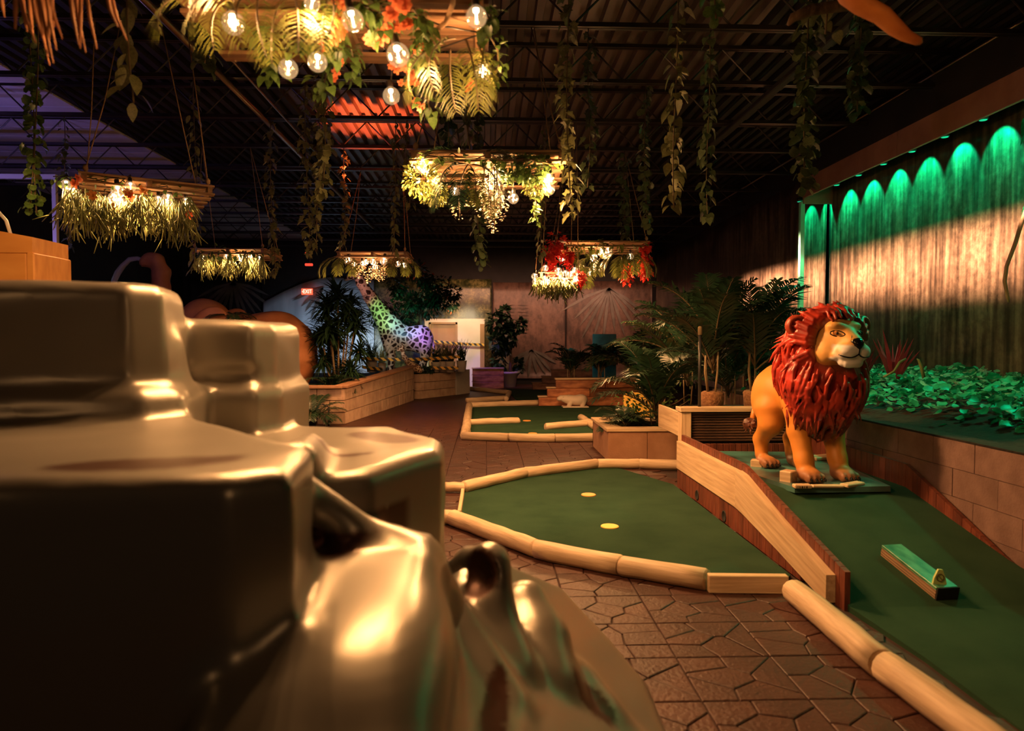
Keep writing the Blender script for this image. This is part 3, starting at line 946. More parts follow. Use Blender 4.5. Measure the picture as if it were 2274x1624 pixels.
# conduits
def tube_thing(name, pts, rad, mat, label, cat, n=8):
    o = MB().tube(pts, rad, n).build(name, MAT[mat], None, True); return tag(o, label, cat)
def pipe_pts(Z, X, y0, y1): return [(X, y0, Z), (X, y1, Z)]
tube_thing('sprinkler_pipe', pipe_pts(ZC - .05, -2.76, 1.0, 17.0), .032, 'pipe', 'long steel sprinkler pipe running diagonally under the dark joists', 'pipe')
tube_thing('conduit_pipe', pipe_pts(ZC - .02, -2.52, 1.0, 13.0), .014, 'pipe', 'thin conduit running beside the thicker steel sprinkler pipe', 'pipe')
tube_thing('ceiling_edge_rail', pipe_pts(4.36, 4.97, 3.0, 21.5), .014, 'pipe', 'thin shiny rail along the top of the right hand wall', 'rail')
# right bay: valance beam, soffit, return
va = empty('valance', (4.9, 7.0, 3.6), 0, 'reddish wooden valance beam hiding the green lights above the mural', 'valance')
y = 10.55
while y > .3:
    board('fascia_board', (4.9, y - 2.43, 3.745), (4.9, y, 3.745), .04, .29, MAT['fascia'], va); y -= 2.44
board('end_board', (4.9, 10.58, 3.70), (5.38, 10.58, 3.70), .04, .36, MAT['fascia'], va)
MB().box((5.15, 5.3, 3.905), (.5, 10.5, .03)).build('soffit', MAT['black'], va)
up_ = MB(); up_.add([(4.90, 0, 3.89), (4.90, 10.6, 3.89), (4.97, 10.6, 4.34), (4.97, 0, 4.34), (5.0, 0, 3.89), (5.0, 10.6, 3.89), (5.0, 10.6, 4.34), (5.0, 0, 4.34)],
                    [(0, 1, 2, 3)[::-1], (4, 5, 6, 7), (0, 1, 5, 4), (3, 2, 6, 7)[::-1], (0, 3, 7, 4), (1, 2, 6, 5)[::-1]])
up_.build('upper_panel', MAT['black'], va)
for y in PUCK_Y:
    MB().lathe([(.045, 0), (.05, .02), (.05, .055), (.01, .06)], (5.15, y, 3.69), 12).build('puck_housing', MAT['potblack'], va, True)
    MB().lathe([(.036, -.004), (.036, .004)], (5.15, y, 3.69), 12).build('puck_lens', EMIT['puck'], va, True)
    MB().box((5.15, y, 3.82), (.012, .012, .15)).build('puck_stem', MAT['potblack'], va)
ps = empty('valance_post', (4.9, 10.6, 0), 0, 'slender pale post with a painted green glow in front of the mural', 'post')
MB().box((4.9, 10.62, 1.78), (.07, .07, 3.56), None, .006).build('post_shaft', MAT['postglow'], ps)
lamp('SPOT', 'post_green_light', (4.55, 9.9, 3.45), 90, GREEN, .02, (4.9, 10.6, 2.0), 40, .6)
tag(MB().box((3.17, 10.0, 4.165), (.09, 8.6, .06), None, .01).build('added_light_bar', MAT['black']), 'long black bar added under the joists as housing for the mural band light', 'lamp')  # housing made up for the added strip light
# murals: printed vinyl sheets with shallow vertical waves
MUR = {}
def sheet(name, mat, p0, p1, z0, z1, label, amp=.02, waves=20, seed=1, nx=120, nz=10, top=None, off=.05):
    r = random.Random(seed); p0, p1 = Vector(p0), Vector(p1)
    d = p1 - p0; nrm = Vector((d.y, -d.x, 0)).normalized()
    ph = [r.uniform(0, 6.28) for _ in range(4)]; v = []; f = []
    for side in (0, 1):
        for i in range(nx + 1):
            t = i / nx
            o = amp * (math.sin(t * waves * 6.28 / 2 + ph[0]) + .6 * math.sin(t * waves * 6.28 / 3.3 + ph[1])) * .5
            zt = z1 if top is None else top(t)
            for k in range(nz + 1):
                s = k / nz
                q = p0 + d * t - nrm * 0 + nrm * (off + o * (.4 + .6 * (1 - s)) - side * .006)
                v.append((q.x, q.y, z0 + (zt - z0) * s))
    N_ = (nx + 1) * (nz + 1); w = nz + 1
    for i in range(nx):
        for k in range(nz):
            a = i * w + k
            f.append((a, a + w, a + w + 1, a + 1)); f.append((a + N_, a + 1 + N_, a + w + 1 + N_, a + w + N_))
    for i in range(nx):
        for k in (0, nz):
            a = i * w + k; f.append((a, a + w, a + w + N_, a + N_))
    for k in range(nz):
        for i in (0, nx):
            a = i * w + k; f.append((a, a + 1, a + 1 + N_, a + N_))
    MUR[name] = tag(link(name, mesh(name, v, f, MAT[mat], True)), label, 'mural')
    return MUR[name]
sheet('jungle_mural', 'mural', (XR, 10.6, 0), (XR, 2.0, 0), .55, 3.88, 'glossy printed jungle mural on the wall behind the lion', .016, 26, 3, 200, off=.045)
sheet('forest_mural', 'mural', (XR, 21.6, 0), (XR, 10.72, 0), .3, 4.1, 'dim glossy printed forest mural beyond the green post', .03, 22, 4, 180, off=.06)
sheet('forest_edge_mural', 'mural2', (-3.9, YB, 0), (.15, YB, 0), .2, 3.35, 'printed mural of sunlit bushes above the tan door', .012, 8, 5, 60, off=.05)
sheet('ruin_mural', 'mural3', (.2, YB, 0), (2.5, YB, 0), .2, 3.25, 'brown printed mural of a carved temple wall', .012, 5, 6, 40, off=.05)
sheet('night_mural', 'mural3', (2.55, YB, 0), (5.3, YB, 0), .2, 3.3, 'dark printed mural with a fan palm near the room corner', .02, 6, 7, 40, off=.05)
sheet('pale_tarp', 'tarp', (-7.0, YB, 0), (-3.55, YB, 0), .1, 3.3, 'pale blue-lit tarp hung beneath the exit sign', .05, 12, 8, 100, top=lambda t: 2.6 + .8 * math.sin(min(t * 1.5, 1) * PI / 2) - .25 * max(0, t - .6), off=.09)
sheet('dark_mural', 'darkprint', (-9.3, YB, 0), (-7.05, YB, 0), .1, 3.4, 'dark printed sheet with a grey fan palm at the back left', .02, 5, 9, 30, off=.05)
# carved blocks printed on the ruin mural
tm = MB()
for i in range(9):
    for j in range(2):
        tm.box((.72 + j * .42 + .03 * (i % 2), YB - .075, 2.55 - i * .11), (.30, .012, .045))
tm.build('printed_glyphs', MAT['mural3'], MUR['ruin_mural'])
def fan_leaf(cx, cz, R, a0, a1, n, mur, Y=YB - .085, w=.10):
    m = MB(); r = random.Random(int(cx * 10 + 50))
    for i in range(n):
        a = a0 + (a1 - a0) * (i + r.uniform(-.2, .2)) / (n - 1); L = R * r.uniform(.8, 1.05)
        d = Vector((math.cos(a), 0, math.sin(a))); s = Vector((-d.z, 0, d.x)); c = Vector((cx, Y, cz))
        bend = Vector((0, 0, -.12 * L * abs(math.cos(a))))
        p = [c + s * .015, c + d * L * .45 + s * w * .5, c + d * L * .8 + s * w * .38 + bend * .6, c + d * L + bend, c + d * L * .8 - s * w * .38 + bend * .6, c + d * L * .45 - s * w * .5, c - s * .015]
        th = Vector((0, .008, 0)); k = len(p)
        m.add(p + [q + th for q in p], [tuple(range(k)), tuple(range(2 * k - 1, k - 1, -1))] + [(i2, i2 + k, (i2 + 1) % k + k, (i2 + 1) % k) for i2 in range(k)])
    o = m.build('printed_fan_leaf', MAT['fanleaf'], MUR[mur])
q = at(1352, 640, YB); fan_leaf(q.x, q.z, 1.75, -2.75, -.55, 11, 'night_mural')
q = at(520, 628, YB); fan_leaf(q.x, q.z, 1.35, -2.85, -.25, 12, 'dark_mural')
q = at(735, 640, YB); fan_leaf(q.x - .2, q.z, 1.0, -2.8, -2.0, 4, 'pale_tarp', YB - .17)
q = at(1180, 770, YB); fan_leaf(q.x, q.z - .1, .9, -2.7, -.4, 8, 'ruin_mural')

# white partition with the tan door
pa = empty('partition_wall', (-1.0, 21.0, 0)); pa['kind'] = 'structure'
a, b = at(943, 708, 21.0), at(1076, 708, 21.0)
d0, d1, dt = at(953, 718, 21.0), at(1016, 714, 21.0), at(985, 716, 21.0).z
MB().box(((a.x + d0.x) / 2, 21.05, a.z / 2), (d0.x - a.x, .1, a.z)).build('wall_section', MAT['whitewall'], pa)
MB().box(((d1.x + b.x) / 2, 21.05, a.z / 2), (b.x - d1.x, .1, a.z)).build('wall_section', MAT['whitewall'], pa)
MB().box(((d0.x + d1.x) / 2, 21.05, (dt + a.z) / 2), (d1.x - d0.x, .1, a.z - dt)).build('wall_section', MAT['whitewall'], pa)
MB().box((b.x - .07, 20.98, a.z / 2 - .08), (.13, .04, a.z - .16)).build('end_jamb', MAT['jamb'], pa)
dr = empty('door_1', ((d0.x + d1.x) / 2, 21, 0)); dr['kind'] = 'structure'
MB().box(((d0.x + d1.x) / 2, 21.06, dt / 2 - .02), (d1.x - d0.x - .12, .05, dt - .06)).build('door_leaf', MAT['door'], dr)
for xx in (d0.x + .03, d1.x - .03): MB().box((xx, 21.0, dt / 2), (.06, .12, dt)).build('door_jamb', MAT['jamb'], dr)
MB().box(((d0.x + d1.x) / 2, 21.0, dt - .03), (d1.x - d0.x, .12, .06)).build('door_head', MAT['jamb'], dr)
MB().tube([(d1.x - .16, 21.03, 1.0), (d1.x - .16, 20.96, 1.0), (d1.x - .27, 20.96, 1.0)], .014, 6).build('door_handle', MAT['pipe'], dr, True)
# exit sign
e = at(682, 648, 21.6)
ex = empty('exit_sign', e, 0, 'small glowing red exit sign on the pale tarp', 'sign')
MB().box(e, (.34, .06, .19), None, .01).build('sign_box', EMIT['exit'], ex)
def text(s, size, mat, M, parent=None, name='lettering', ext=.004):
    c = bpy.data.curves.new('t', 'FONT'); c.body = s; c.size = size; c.align_x = 'CENTER'; c.align_y = 'CENTER'; c.extrude = ext
    o = bpy.data.objects.new('t', c); COL.objects.link(o)
    bpy.context.view_layer.update()
    me = bpy.data.meshes.new_from_object(o.evaluated_get(bpy.context.evaluated_depsgraph_get()))
    bpy.data.objects.remove(o); me.materials.clear(); me.materials.append(mat)
    return link(name, me, parent, M)
text('EXIT', .17, EMIT['exitw'], Matrix.Translation(e + Vector((.02, -.034, 0))) @ Matrix.Rotation(PI / 2, 4, 'X') @ Matrix.Diagonal((.78, 1, 1, 1)), ex)
MB().add([(e.x - .15, e.y - .036, e.z), (e.x - .125, e.y - .036, e.z - .03), (e.x - .125, e.y - .036, e.z + .03)], [(0, 1, 2)]).build('arrow', EMIT['exitw'], ex)
MB().box((e.x, (e.y + YB) / 2, e.z + .03), (.05, YB - e.y, .05)).build('bracket', MAT['black'], ex)
# ------------------------------------------------------------------ putting greens
def green(name, label, poly, loc, z=.012):
    e = empty(name, loc, 0, label, 'golf green')
    m = MB(); m.prism(poly, -.005, z); m.build('carpet', MAT['carpet'], e)
    return e
def area(p): return sum(p[i - 1][0] * p[i][1] - p[i][0] * p[i - 1][1] for i in range(len(p)))
def ccw(p): return p if area(p) > 0 else p[::-1]
g1 = green('putting_green', 'large green carpet putting area with two orange discs, edged by logs', ccw(G1), (0.9, 5.4, 0))
ZL = .055
def P(x, y, z=ZL): return gz(x, y, z)
LOGS1 = [((960, 1146), (1008, 1150), .055), ((1006, 1150), (1190, 1218), .062), ((1188, 1220), (1380, 1257), .062), ((1380, 1257), (1570, 1288), .062),
         ((985, 1081), (1032, 1082), .045), ((1030, 1082), (1165, 1050), .055), ((1165, 1050), (1326, 1030), .055), ((1326, 1030), (1420, 1030), .055), ((1420, 1030), (1512, 1033), .055)]
for i, (a, b, r_) in enumerate(LOGS1): log('border_log', P(*a), P(*b), r_, MAT['log'], g1, i)
board('border_board', P(1572, 1295, .05), P(1748, 1297, .05), .05, .10, MAT['lumber'], g1)
board('border_board', P(1028, 1092, .03), P(1020, 1142, .03), .03, .06, MAT['lumber'], g1)
def disc(p, r, mat, parent, name='hole_disc'):
    MB().lathe([(r, 0), (r, .006), (r * .93, .009), (r * .9, .009)], (p.x, p.y, .012), 28).build(name, MAT[mat], parent)
disc(gz(1307, 1098, .02), .066, 'disc', g1); disc(gz(1354, 1168, .02), .067, 'discy', g1)

g2 = green('putting_green', 'middle green carpet putting area crossed by two pale obstacle logs', ccw(G2), (.9, 12, 0))
for i, (a, b, r_) in enumerate([((1033, 968), (1042, 900), .07), ((1042, 900), (1198, 894), .06), ((1026, 968), (1130, 972), .06), ((1130, 972), (1232, 973), .06), ((1232, 973), (1340, 972), .06)]):
    log('border_log', P(*a), P(*b), r_, MAT['log'], g2, 20 + i)
for i, (a, b, r_) in enumerate([((1044, 938), (1152, 934), .055), ((1211, 948), (1318, 939), .06), ((1290, 927), (1336, 958), .06)]):
    log('obstacle_log', P(*a), P(*b), r_, MAT['log'], g2, 30 + i)
disc(gz(1170, 934, .02), .07, 'disc', g2); disc(gz(1183, 962, .02), .066, 'disc', g2)
G3 = [xy(gz(*p)) for p in ((1136, 878), (1150, 893), (1200, 893))] + [(1.8, 15.6), (1.9, 19.4), (.56, 19.9)]
g3 = green('putting_green', 'farthest green carpet strip between the stepped plank walls', ccw(G3), (.8, 17, 0))
for i, (a, b) in enumerate([((1036, 890), (1124, 884)), ((1124, 886), (1132, 872)), ((1132, 872), (1044, 863))]):
    log('border_log', P(*a), P(*b), .06, MAT['log'], g3, 40 + i)

# ------------------------------------------------------------------ lion ramp
YK, YE, YBK = 4.90, 3.45, 6.50      # kink, low end, back
ZP = .33                            # carpet level on top
XA, XB = 1.86, 3.06
def zr(y): return ZP if y >= YK else max(.012, ZP + (y - YK) * (ZP - .02) / (YK - YE))
rp = empty('lion_ramp', (2.45, 4.6, 0), 0, 'green carpeted ramp sloping down from the lion between red slatted side walls', 'golf ramp')
ys = [YBK, 5.7, YK, 4.4, 3.9, YE, 2.9, 2.3, 1.6]
v, f = [], []
for y in ys:
    xl = XA + .02 if y >= YE else 1.93 + (YE - y) * -.02
    v += [(xl, y, zr(y)), (XB + (.0 if y > YE else .05), y, zr(y)), (xl, y, -.02), (XB + (.0 if y > YE else .05), y, -.02)]
for i in range(len(ys) - 1):
    a, b = 4 * i, 4 * i + 4
    f += [(a, b, b + 1, a + 1), (a + 2, b + 2, b, a), (a + 1, b + 1, b + 3, a + 3)]
f += [(0, 1, 3, 2)]
link('ramp_carpet', mesh('ramp_carpet', v, f, MAT['carpet']), rp)
# pale curb boards on the left side
XC = 1.83
def tapered(name, X0, X1, prof, mat, parent):
    """prof: (y, z0, z1) along the side; grain along the length"""
    ys_ = [p[0] for p in prof]; c = Vector(((X0 + X1) / 2, sum(ys_) / len(ys_), sum(p[1] + p[2] for p in prof) / 2 / len(prof)))
    sl = math.atan2((prof[-1][2] + prof[-1][1]) - (prof[0][2] + prof[0][1]), 2 * (prof[-1][0] - prof[0][0]))
    M = Matrix.Translation(c) @ Matrix((Vector((0, math.cos(sl), math.sin(sl))), Vector((-1, 0, 0)), Vector((0, -math.sin(sl), math.cos(sl))))).transposed().to_4x4()
    Mi = M.inverted(); v = []
    for y, z0, z1 in prof:
        for X in (X0, X1):
            for z in (z0, z1): v.append(Mi @ Vector((X, y, z)))
    f = []
    for i in range(len(prof) - 1):
        a, b = 4 * i, 4 * i + 4
        f += [(a, a + 1, b + 1, b), (a + 2, b + 2, b + 3, a + 3), (a + 1, a + 3, b + 3, b + 1), (a, b, b + 2, a + 2)]
    e_ = 4 * (len(prof) - 1)
    f += [(0, 2, 3, 1), (e_, e_ + 1, e_ + 3, e_ + 2)]
    return MB().add(v, f).build(name, MAT[mat], parent, False, M)
tapered('curb_board', XC - .02, XC + .03, [(YBK - .02, .185, .445), (5.6, .185, .445), (4.93, .185, .45)], 'lumber', rp)
tapered('curb_board', XC - .022, XC + .03, [(4.925, .185, .455), (4.80, .175, .445), (4.2, .095, .29), (3.62, .005, .16), (3.57, .0, .15)], 'lumber', rp)
def ztop(y): return .50 if y >= YK else max(.03, .50 + (y - YK) * .30 / (YK - 3.5))
y = YBK
while y > 3.52:   # left red slats, taller than the pale boards
    a, b = y, y - .052
    MB().add([(XC + .032, a, -.01), (XC + .062, a, -.01), (XC + .062, a, ztop(a)), (XC + .032, a, ztop(a)), (XC + .032, b, -.01), (XC + .062, b, -.01), (XC + .062, b, ztop(b)), (XC + .032, b, ztop(b))],
             [(0, 1, 2, 3), (7, 6, 5, 4), (0, 4, 5, 1), (3, 2, 6, 7), (0, 3, 7, 4), (1, 5, 6, 2)]).build('side_slat', MAT['redwood'], rp)
    y -= .056
y = YBK
while y > 4.0:    # low wall under the pale board, with the two ball outlets
    z1 = (.19 if y > 4.85 else .19 - (4.85 - y) * .145)
    MB().box((XC + .008, y - .05, z1 / 2), (.03, .098, z1), None, .003).build('base_panel', MAT['redwood'], rp); y -= .10
for px_, py_ in ((1548, 1100), (1608, 1147)):
    q = gx(px_, py_, XC - .008)
    M = Matrix.Translation(q) @ Matrix.Rotation(-PI / 2, 4, 'Y')
    MB().lathe([(.045, -.006), (.045, .004), (.036, .004), (.034, .001)], (0, 0, 0), 18).build('ball_outlet', MAT['dark'], rp, True, M)
y = YBK + .2
def ztopr(y): return .50 if y >= YK else max(.05, .50 + (y - YK) * .40)
while y > 3.62:   # right red slats
    a, b = y, y - .082
    z0 = zr((a + b) / 2) - .04
    MB().add([(XB, a, z0), (XB + .03, a, z0), (XB + .03, a, ztopr(a)), (XB, a, ztopr(a)), (XB, b, z0), (XB + .03, b, z0), (XB + .03, b, ztopr(b)), (XB, b, ztopr(b))],
             [(0, 1, 2, 3), (7, 6, 5, 4), (0, 4, 5, 1), (3, 2, 6, 7), (0, 3, 7, 4), (1, 5, 6, 2)]).build('side_slat', MAT['redwood'], rp)
    y -= .086
x = XA + .05
while x < XB - .02:
    MB().box((x + .03, YBK + .02, .36), (.056, .03, .10), None, .003).build('back_slat', MAT['redwood'], rp); x += .06
# right edge log of the fairway
ll = empty('edge_log', (1.8, 3.1, 0), 0, 'long pale log lying along the brown paving beside the ramp carpet', 'log')
LA, LB_, LC = P(1762, 1312, .06), P(1962, 1478, .06), P(2260, 1690, .06)
log('log_length', LA, LB_, .066, MAT['log'], ll, 51); log('log_length', LB_, LC, .066, MAT['log'], ll, 52)

# lion plinth
pl = empty('lion_plinth', (2.5, 5.4, ZP), 0, 'teal painted slab under the lion with wood chunks along its edge', 'plinth')
poly = [xy(gz(1765, 1083, .36)), xy(gz(1978, 1080, .36)), (3.0, 5.6), (3.02, 6.3), (2.1, 6.4), (1.98, 5.7)]
MB().prism(ccw(poly), ZP - .01, .36).build('slab', MAT['teal'], pl)
def chunk(pxa, pxb, h, w, z, mat='lumber', name='wood_chunk'):
    board(name, gz(*pxa, z), gz(*pxb, z), w, h, MAT[mat], pl, .006)
chunk((1762, 1080), (1800, 1080), .028, .06, .372); chunk((1802, 1080), (1872, 1080), .020, .05, .368); chunk((1874, 1079), (1912, 1073), .024, .07, .370)
chunk((1738, 1056), (1764, 1060), .085, .10, .395); chunk((1668, 1028), (1694, 1030), .060, .08, .385); chunk((1800, 1018), (1850, 1014), .03, .14, .375)
for k in range(4):
    q = gz(1772 + k * 5, 1081, .372); MB().box((q.x, q.y - .034, q.z + .002), (.004 + .004 * (k % 2), .002, .016)).build('print_mark', MAT['dark'], pl)
# putting plank on the ramp
def on_ramp(px, py, h):
    for y in [2.2 + .01 * i for i in range(300)]:
        q = at(px, py, y)
        if q.z <= zr(y) + h: return q
    return gz(px, py, .05)
fa, nb_ = on_ramp(1980, 1208, .075), on_ramp(2104, 1303, .075)
pk = empty('bridge_plank', (fa + nb_) / 2, 0, 'dark layered plank with worn green top lying on the ramp', 'plank')
dirv = (nb_ - fa).normalized(); up_v = Vector((0, -(ZP - .02) / (YK - YE), 1)).normalized()
side = dirv.cross(up_v).normalized(); hw = .062
for k in range(4):
    o = up_v * (-.012 - .0175 * k)
    board('plank_layer' if k else 'painted_top', fa + o, nb_ + o, hw * 2 - (.004 if k % 2 else 0), .0165, MAT['plankside'] if k else MAT['planktop'], pk, .002, up_v)
nd = nb_ + dirv * .004 - up_v * .036
MB().box((0, 0, 0), (.008, hw * 2, .07)).build('end_face', MAT['dark'], pk, False, frame(nd, nd + dirv * .01, up_v))
for k in range(3):
    q = nb_ - side * (hw + .003) - dirv * (.03 + .022 * k) - up_v * .055
    MB().box((0, 0, 0), (.013, .002, .018)).build('side_mark', MAT['whitewall'], pk, False, frame(q - dirv * .01, q + dirv * .01, up_v))
mk = nb_ - dirv * .03 + side * .02
sg = empty('hole_marker', mk, 0, 'small yellow green marker with a crossed circle standing on the plank', 'marker')
xx = Vector((RT.x, RT.y, 0)).normalized(); base = mk + Vector((0, 0, -.004)); th = Vector((FW.x, FW.y, 0)).normalized() * .012
pts = [base - xx * .037, base + xx * .037, base + xx * .030 + Vector((0, 0, .035)), base + xx * .014 + Vector((0, 0, .078)), base - xx * .008 + Vector((0, 0, .080)), base - xx * .030 + Vector((0, 0, .035))]
n = len(pts)
MB().add(pts + [p + th for p in pts], [tuple(range(n)), tuple(range(2 * n - 1, n - 1, -1))] + [(i, i + n, (i + 1) % n + n, (i + 1) % n) for i in range(n)]).build('marker_body', MAT['sign'], sg)
cc = base + Vector((0, 0, .036)) - th * .12
ring = [cc + xx * .019 * math.cos(a) + Vector((0, 0, .019 * math.sin(a))) for a in [2 * PI * i / 20 for i in range(21)]]
MB().tube(ring, .0022, 5).build('ring_print', MAT['stem'], sg, True)
MB().tube([cc + xx * .013 + Vector((0, 0, -.013)), cc - xx * .013 + Vector((0, 0, .013))], .0022, 5).build('bar_print', MAT['stem'], sg, True)

# ------------------------------------------------------------------ lumber box behind the ramp
bx = empty('lumber_box', (2.4, 6.7, 0), 0, 'pale lumber box with a dark ribbed panel, behind the lion', 'box')
a = at(1512, 908, 6.56)
X0, X1, ZT = a.x, 3.08, a.z + .01
board('cap_board', (X0 - .01, 6.62, ZT - .02), (X1, 6.62, ZT - .02), .18, .042, MAT['lumber'], bx)
board('corner_post', (X0 + .05, 6.60, .02), (X0 + .05, 6.60, ZT - .045), .10, .11, MAT['lumber'], bx, .004, (0, 1, 0))
z = ZT - .06
k = 0
while z > .42:
    board('panel_rib', (X0 + .11, 6.585, z), (X1, 6.585, z), .03, .021, MAT['darkrib'], bx, .005); z -= .026; k += 1
MB().box(((X0 + X1) / 2, 6.615, .36), (X1 - X0 - .02, .03, .70)).build('backing', MAT['black'], bx)
board('side_board', (X0 + .02, 6.66, ZT - .17), (X0 + .02, 7.45, ZT - .17), .03, .24, MAT['lumber'], bx)
tag(MB().box((2.62, 7.12, .345), (.90, .80, .69)).build('planter_bed', MAT['soil']), 'dark soil bed behind the lumber box holding coir pots', 'planter')
pole = empty('path_lamp', at(1553, 900, 6.72), 0, 'slim black path lamp pole with a tan cap', 'lamp')
q = at(1553, 903, 6.66)
MB().tube([(q.x, q.y, ZT), (q.x, q.y, q.z + .72)], .016, 8).build('pole', MAT['potblack'], pole, True)
MB().lathe([(.019, 0), (.022, .01), (.022, .075), (.012, .085)], (q.x, q.y, q.z + .70), 12).build('cap', MAT['cane'], pole, True)

# near planter with pale cap
npn = empty('planter_box', (1.9, 8.4, 0), 0, 'brown stucco planter box with a pale wood cap, holding palms', 'planter')
x0, x1, y0, y1, zt = 1.40, 3.05, 7.88, 9.05, .35
for (xa, xb, ya, yb) in ((x0, 1.86, y0, y0 + .05), (1.86, x1, y0, y0 + .05), (x0, x0 + .05, y0 + .05, y1), (x0, x1, y1 - .05, y1)):
    MB().box(((xa + xb) / 2, (ya + yb) / 2, zt / 2), (xb - xa - .004, yb - ya - .002, zt), None, .004).build('side_panel', MAT['stucco'], npn)
board('cap_board', (x0 - .02, y0 + .08, zt + .018), (x1, y0 + .08, zt + .018), .20, .036, MAT['lumber'], npn)
board('cap_board', (x0 + .08, y0 + .19, zt + .018), (x0 + .08, y1 + .02, zt + .018), .20, .036, MAT['lumber'], npn)
board('cap_board', (x0 + .19, y1 - .08, zt + .018), (x1, y1 - .08, zt + .018), .20, .036, MAT['lumber'], npn)
MB().box(((x0 + x1) / 2, (y0 + y1) / 2, .14), (x1 - x0 - .12, y1 - y0 - .12, .26)).build('soil', MAT['soil'], npn)

# ------------------------------------------------------------------ block walls
def block_wall(e, p0, p1, h0, h1, courses, bl=.42, th=.15, z0=0.0, seed=0, mat='block'):
    gap = .006 if mat == 'block' else .002
    r = random.Random(seed)
    p0, p1 = Vector((*p0, 0)), Vector((*p1, 0)); L = (p1 - p0).length; d = (p1 - p0) / L; nrm = Vector((-d.y, d.x, 0))
    for c in range(courses):
        s = -(bl / 2) * (c % 2)
        while s < L - .02:
            a, b = max(s, 0) + gap, min(s + bl, L) - gap
            s += bl
            if b - a < .03: continue
            off = nrm * r.uniform(-.004, .004)
            vv = []
            for t in (a, b):
                H = h0 + (h1 - h0) * t / L
                za, zb = z0 + (H - z0) * c / courses + gap, z0 + (H - z0) * (c + 1) / courses - gap
                for w in (0, th):
                    for z in (za, zb): vv.append(p0 + d * t + nrm * w + off + Vector((0, 0, z)))
            MB().add(vv, [(0, 1, 3, 2), (4, 6, 7, 5), (0, 4, 5, 1), (2, 3, 7, 6), (1, 5, 7, 3), (0, 2, 6, 4)]).build('block', MAT[mat], e)
rw = empty('block_wall', (3.2, 5, 0), 0, 'reddish concrete block wall along the right side of the ramp', 'wall')
block_wall(rw, (3.27, 9.4), (3.27, 2.2), .735, .735, 4, .41, -.15, -.02, 1, 'rightblock')
MB().box((3.2, 5.8, .355), (.02, 7.1, .70)).build('mortar_core', MAT['slab'], rw)
MB().box((3.195, 5.8, .742), (.16, 7.2, .012)).build('dark_strip', MAT['soil'], rw)  # dark strip covering the top of the block wall
# ivy bed behind it
ib = empty('ivy_bed', (4.2, 5.5, 0), 0, 'wide bed of ivy leaves glowing green along the mural', 'hedge')
v = []; f = []
prof = [(3.285, 0), (3.285, .72), (3.46, .75), (3.9, .86), (4.5, .94), (5.30, .94), (5.30, 0)]
for y in (2.0, 9.4): v += [(x, y, z) for x, z in prof]
n = len(prof); f = [(i, i + 1, i + 1 + n, i + n) for i in range(n - 1)] + [tuple(range(n))[::-1], tuple(range(n, 2 * n))]
link('soil_bank', mesh('soil_bank', v, f, MAT['soil']), ib)
r = random.Random(21); ms = []
def zbank(x):
    return float(np.interp(x, [3.46, 3.9, 4.5, 5.3], [.75, .86, .94, .94]))
for i in range(4200):
    x = 3.44 + r.random() ** .85 * 1.75; y = r.uniform(2.4, 9.3)
    if x < 3.62 and math.sin(y * 5.3) + math.sin(y * 2.1 + 1) < .1: continue
    a = r.uniform(0, 6.28)
    zz = zbank(x) + r.uniform(.0, .17) + .05 * math.sin(x * 7) * math.sin(y * 5)
    ms.append(lmat((x, y, zz), (math.cos(a), math.sin(a), r.uniform(-.5, .45)), (r.uniform(-1.1, .5), r.uniform(-.9, .9), 1), r.uniform(.045, .085)))
ms.sort(key=lambda m: m.translation.y)
leaves(ib, 'round', 'hedge', ms, 'ivy_leaf', True)

# big left planter
lp = empty('stone_planter', (-2.6, 13, 0), 0, 'long tan block planter wall rising beside the brown path', 'planter')
block_wall(lp, (-2.38, 11.6), (-1.70, 16.2), .60, .775, 3, .42, .15, 0, 3)
block_wall(lp, (-6.2, 11.6), (-2.40, 11.6), .60, .60, 3, .42, .15, 0, 4)
CAPZ = .025
for t in range(6):
    a, b = t / 6, (t + 1) / 6
    q0 = Vector((-2.38 + .68 * a - .06, 11.6 + 4.6 * a, .605 + .175 * a + CAPZ)); q1 = Vector((-2.38 + .68 * b - .06, 11.6 + 4.6 * b - .008, .605 + .175 * b + CAPZ))
    board('cap_stone', q0, q1, .24, .045, MAT['burnt' if False else 'stucco'], lp, .006)
for t in range(5):
    board('cap_stone', (-6.2 + .76 * t, 11.66, .625), (-6.2 + .76 * t + .752, 11.66, .625), .24, .045, MAT['stucco'], lp, .006)
MB().prism(ccw([(-6.1, 11.8), (-2.6, 11.8), (-1.95, 16.1), (-2.4, 19), (-7, 19), (-7, 12)]), 0, .52).build('soil', MAT['soil'], lp)
lp2 = empty('stone_planter', (-1.3, 17.2, 0), 0, 'short tan block planter wall below the giraffe', 'planter')
block_wall(lp2, (-1.62, 16.5), (-.80, 17.75), .60, .60, 3, .42, .15, 0, 5)
block_wall(lp2, (-.78, 17.8), (-.45, 18.4), .64, .64, 1, .75, .2, 0, 6, 'potpale')
MB().prism(ccw([(-1.75, 16.75), (-1.0, 17.9), (-.7, 18.5), (-.8, 20), (-3.4, 20), (-2.3, 16.6)]), 0, .62).build('soil', MAT['soil'], lp2)
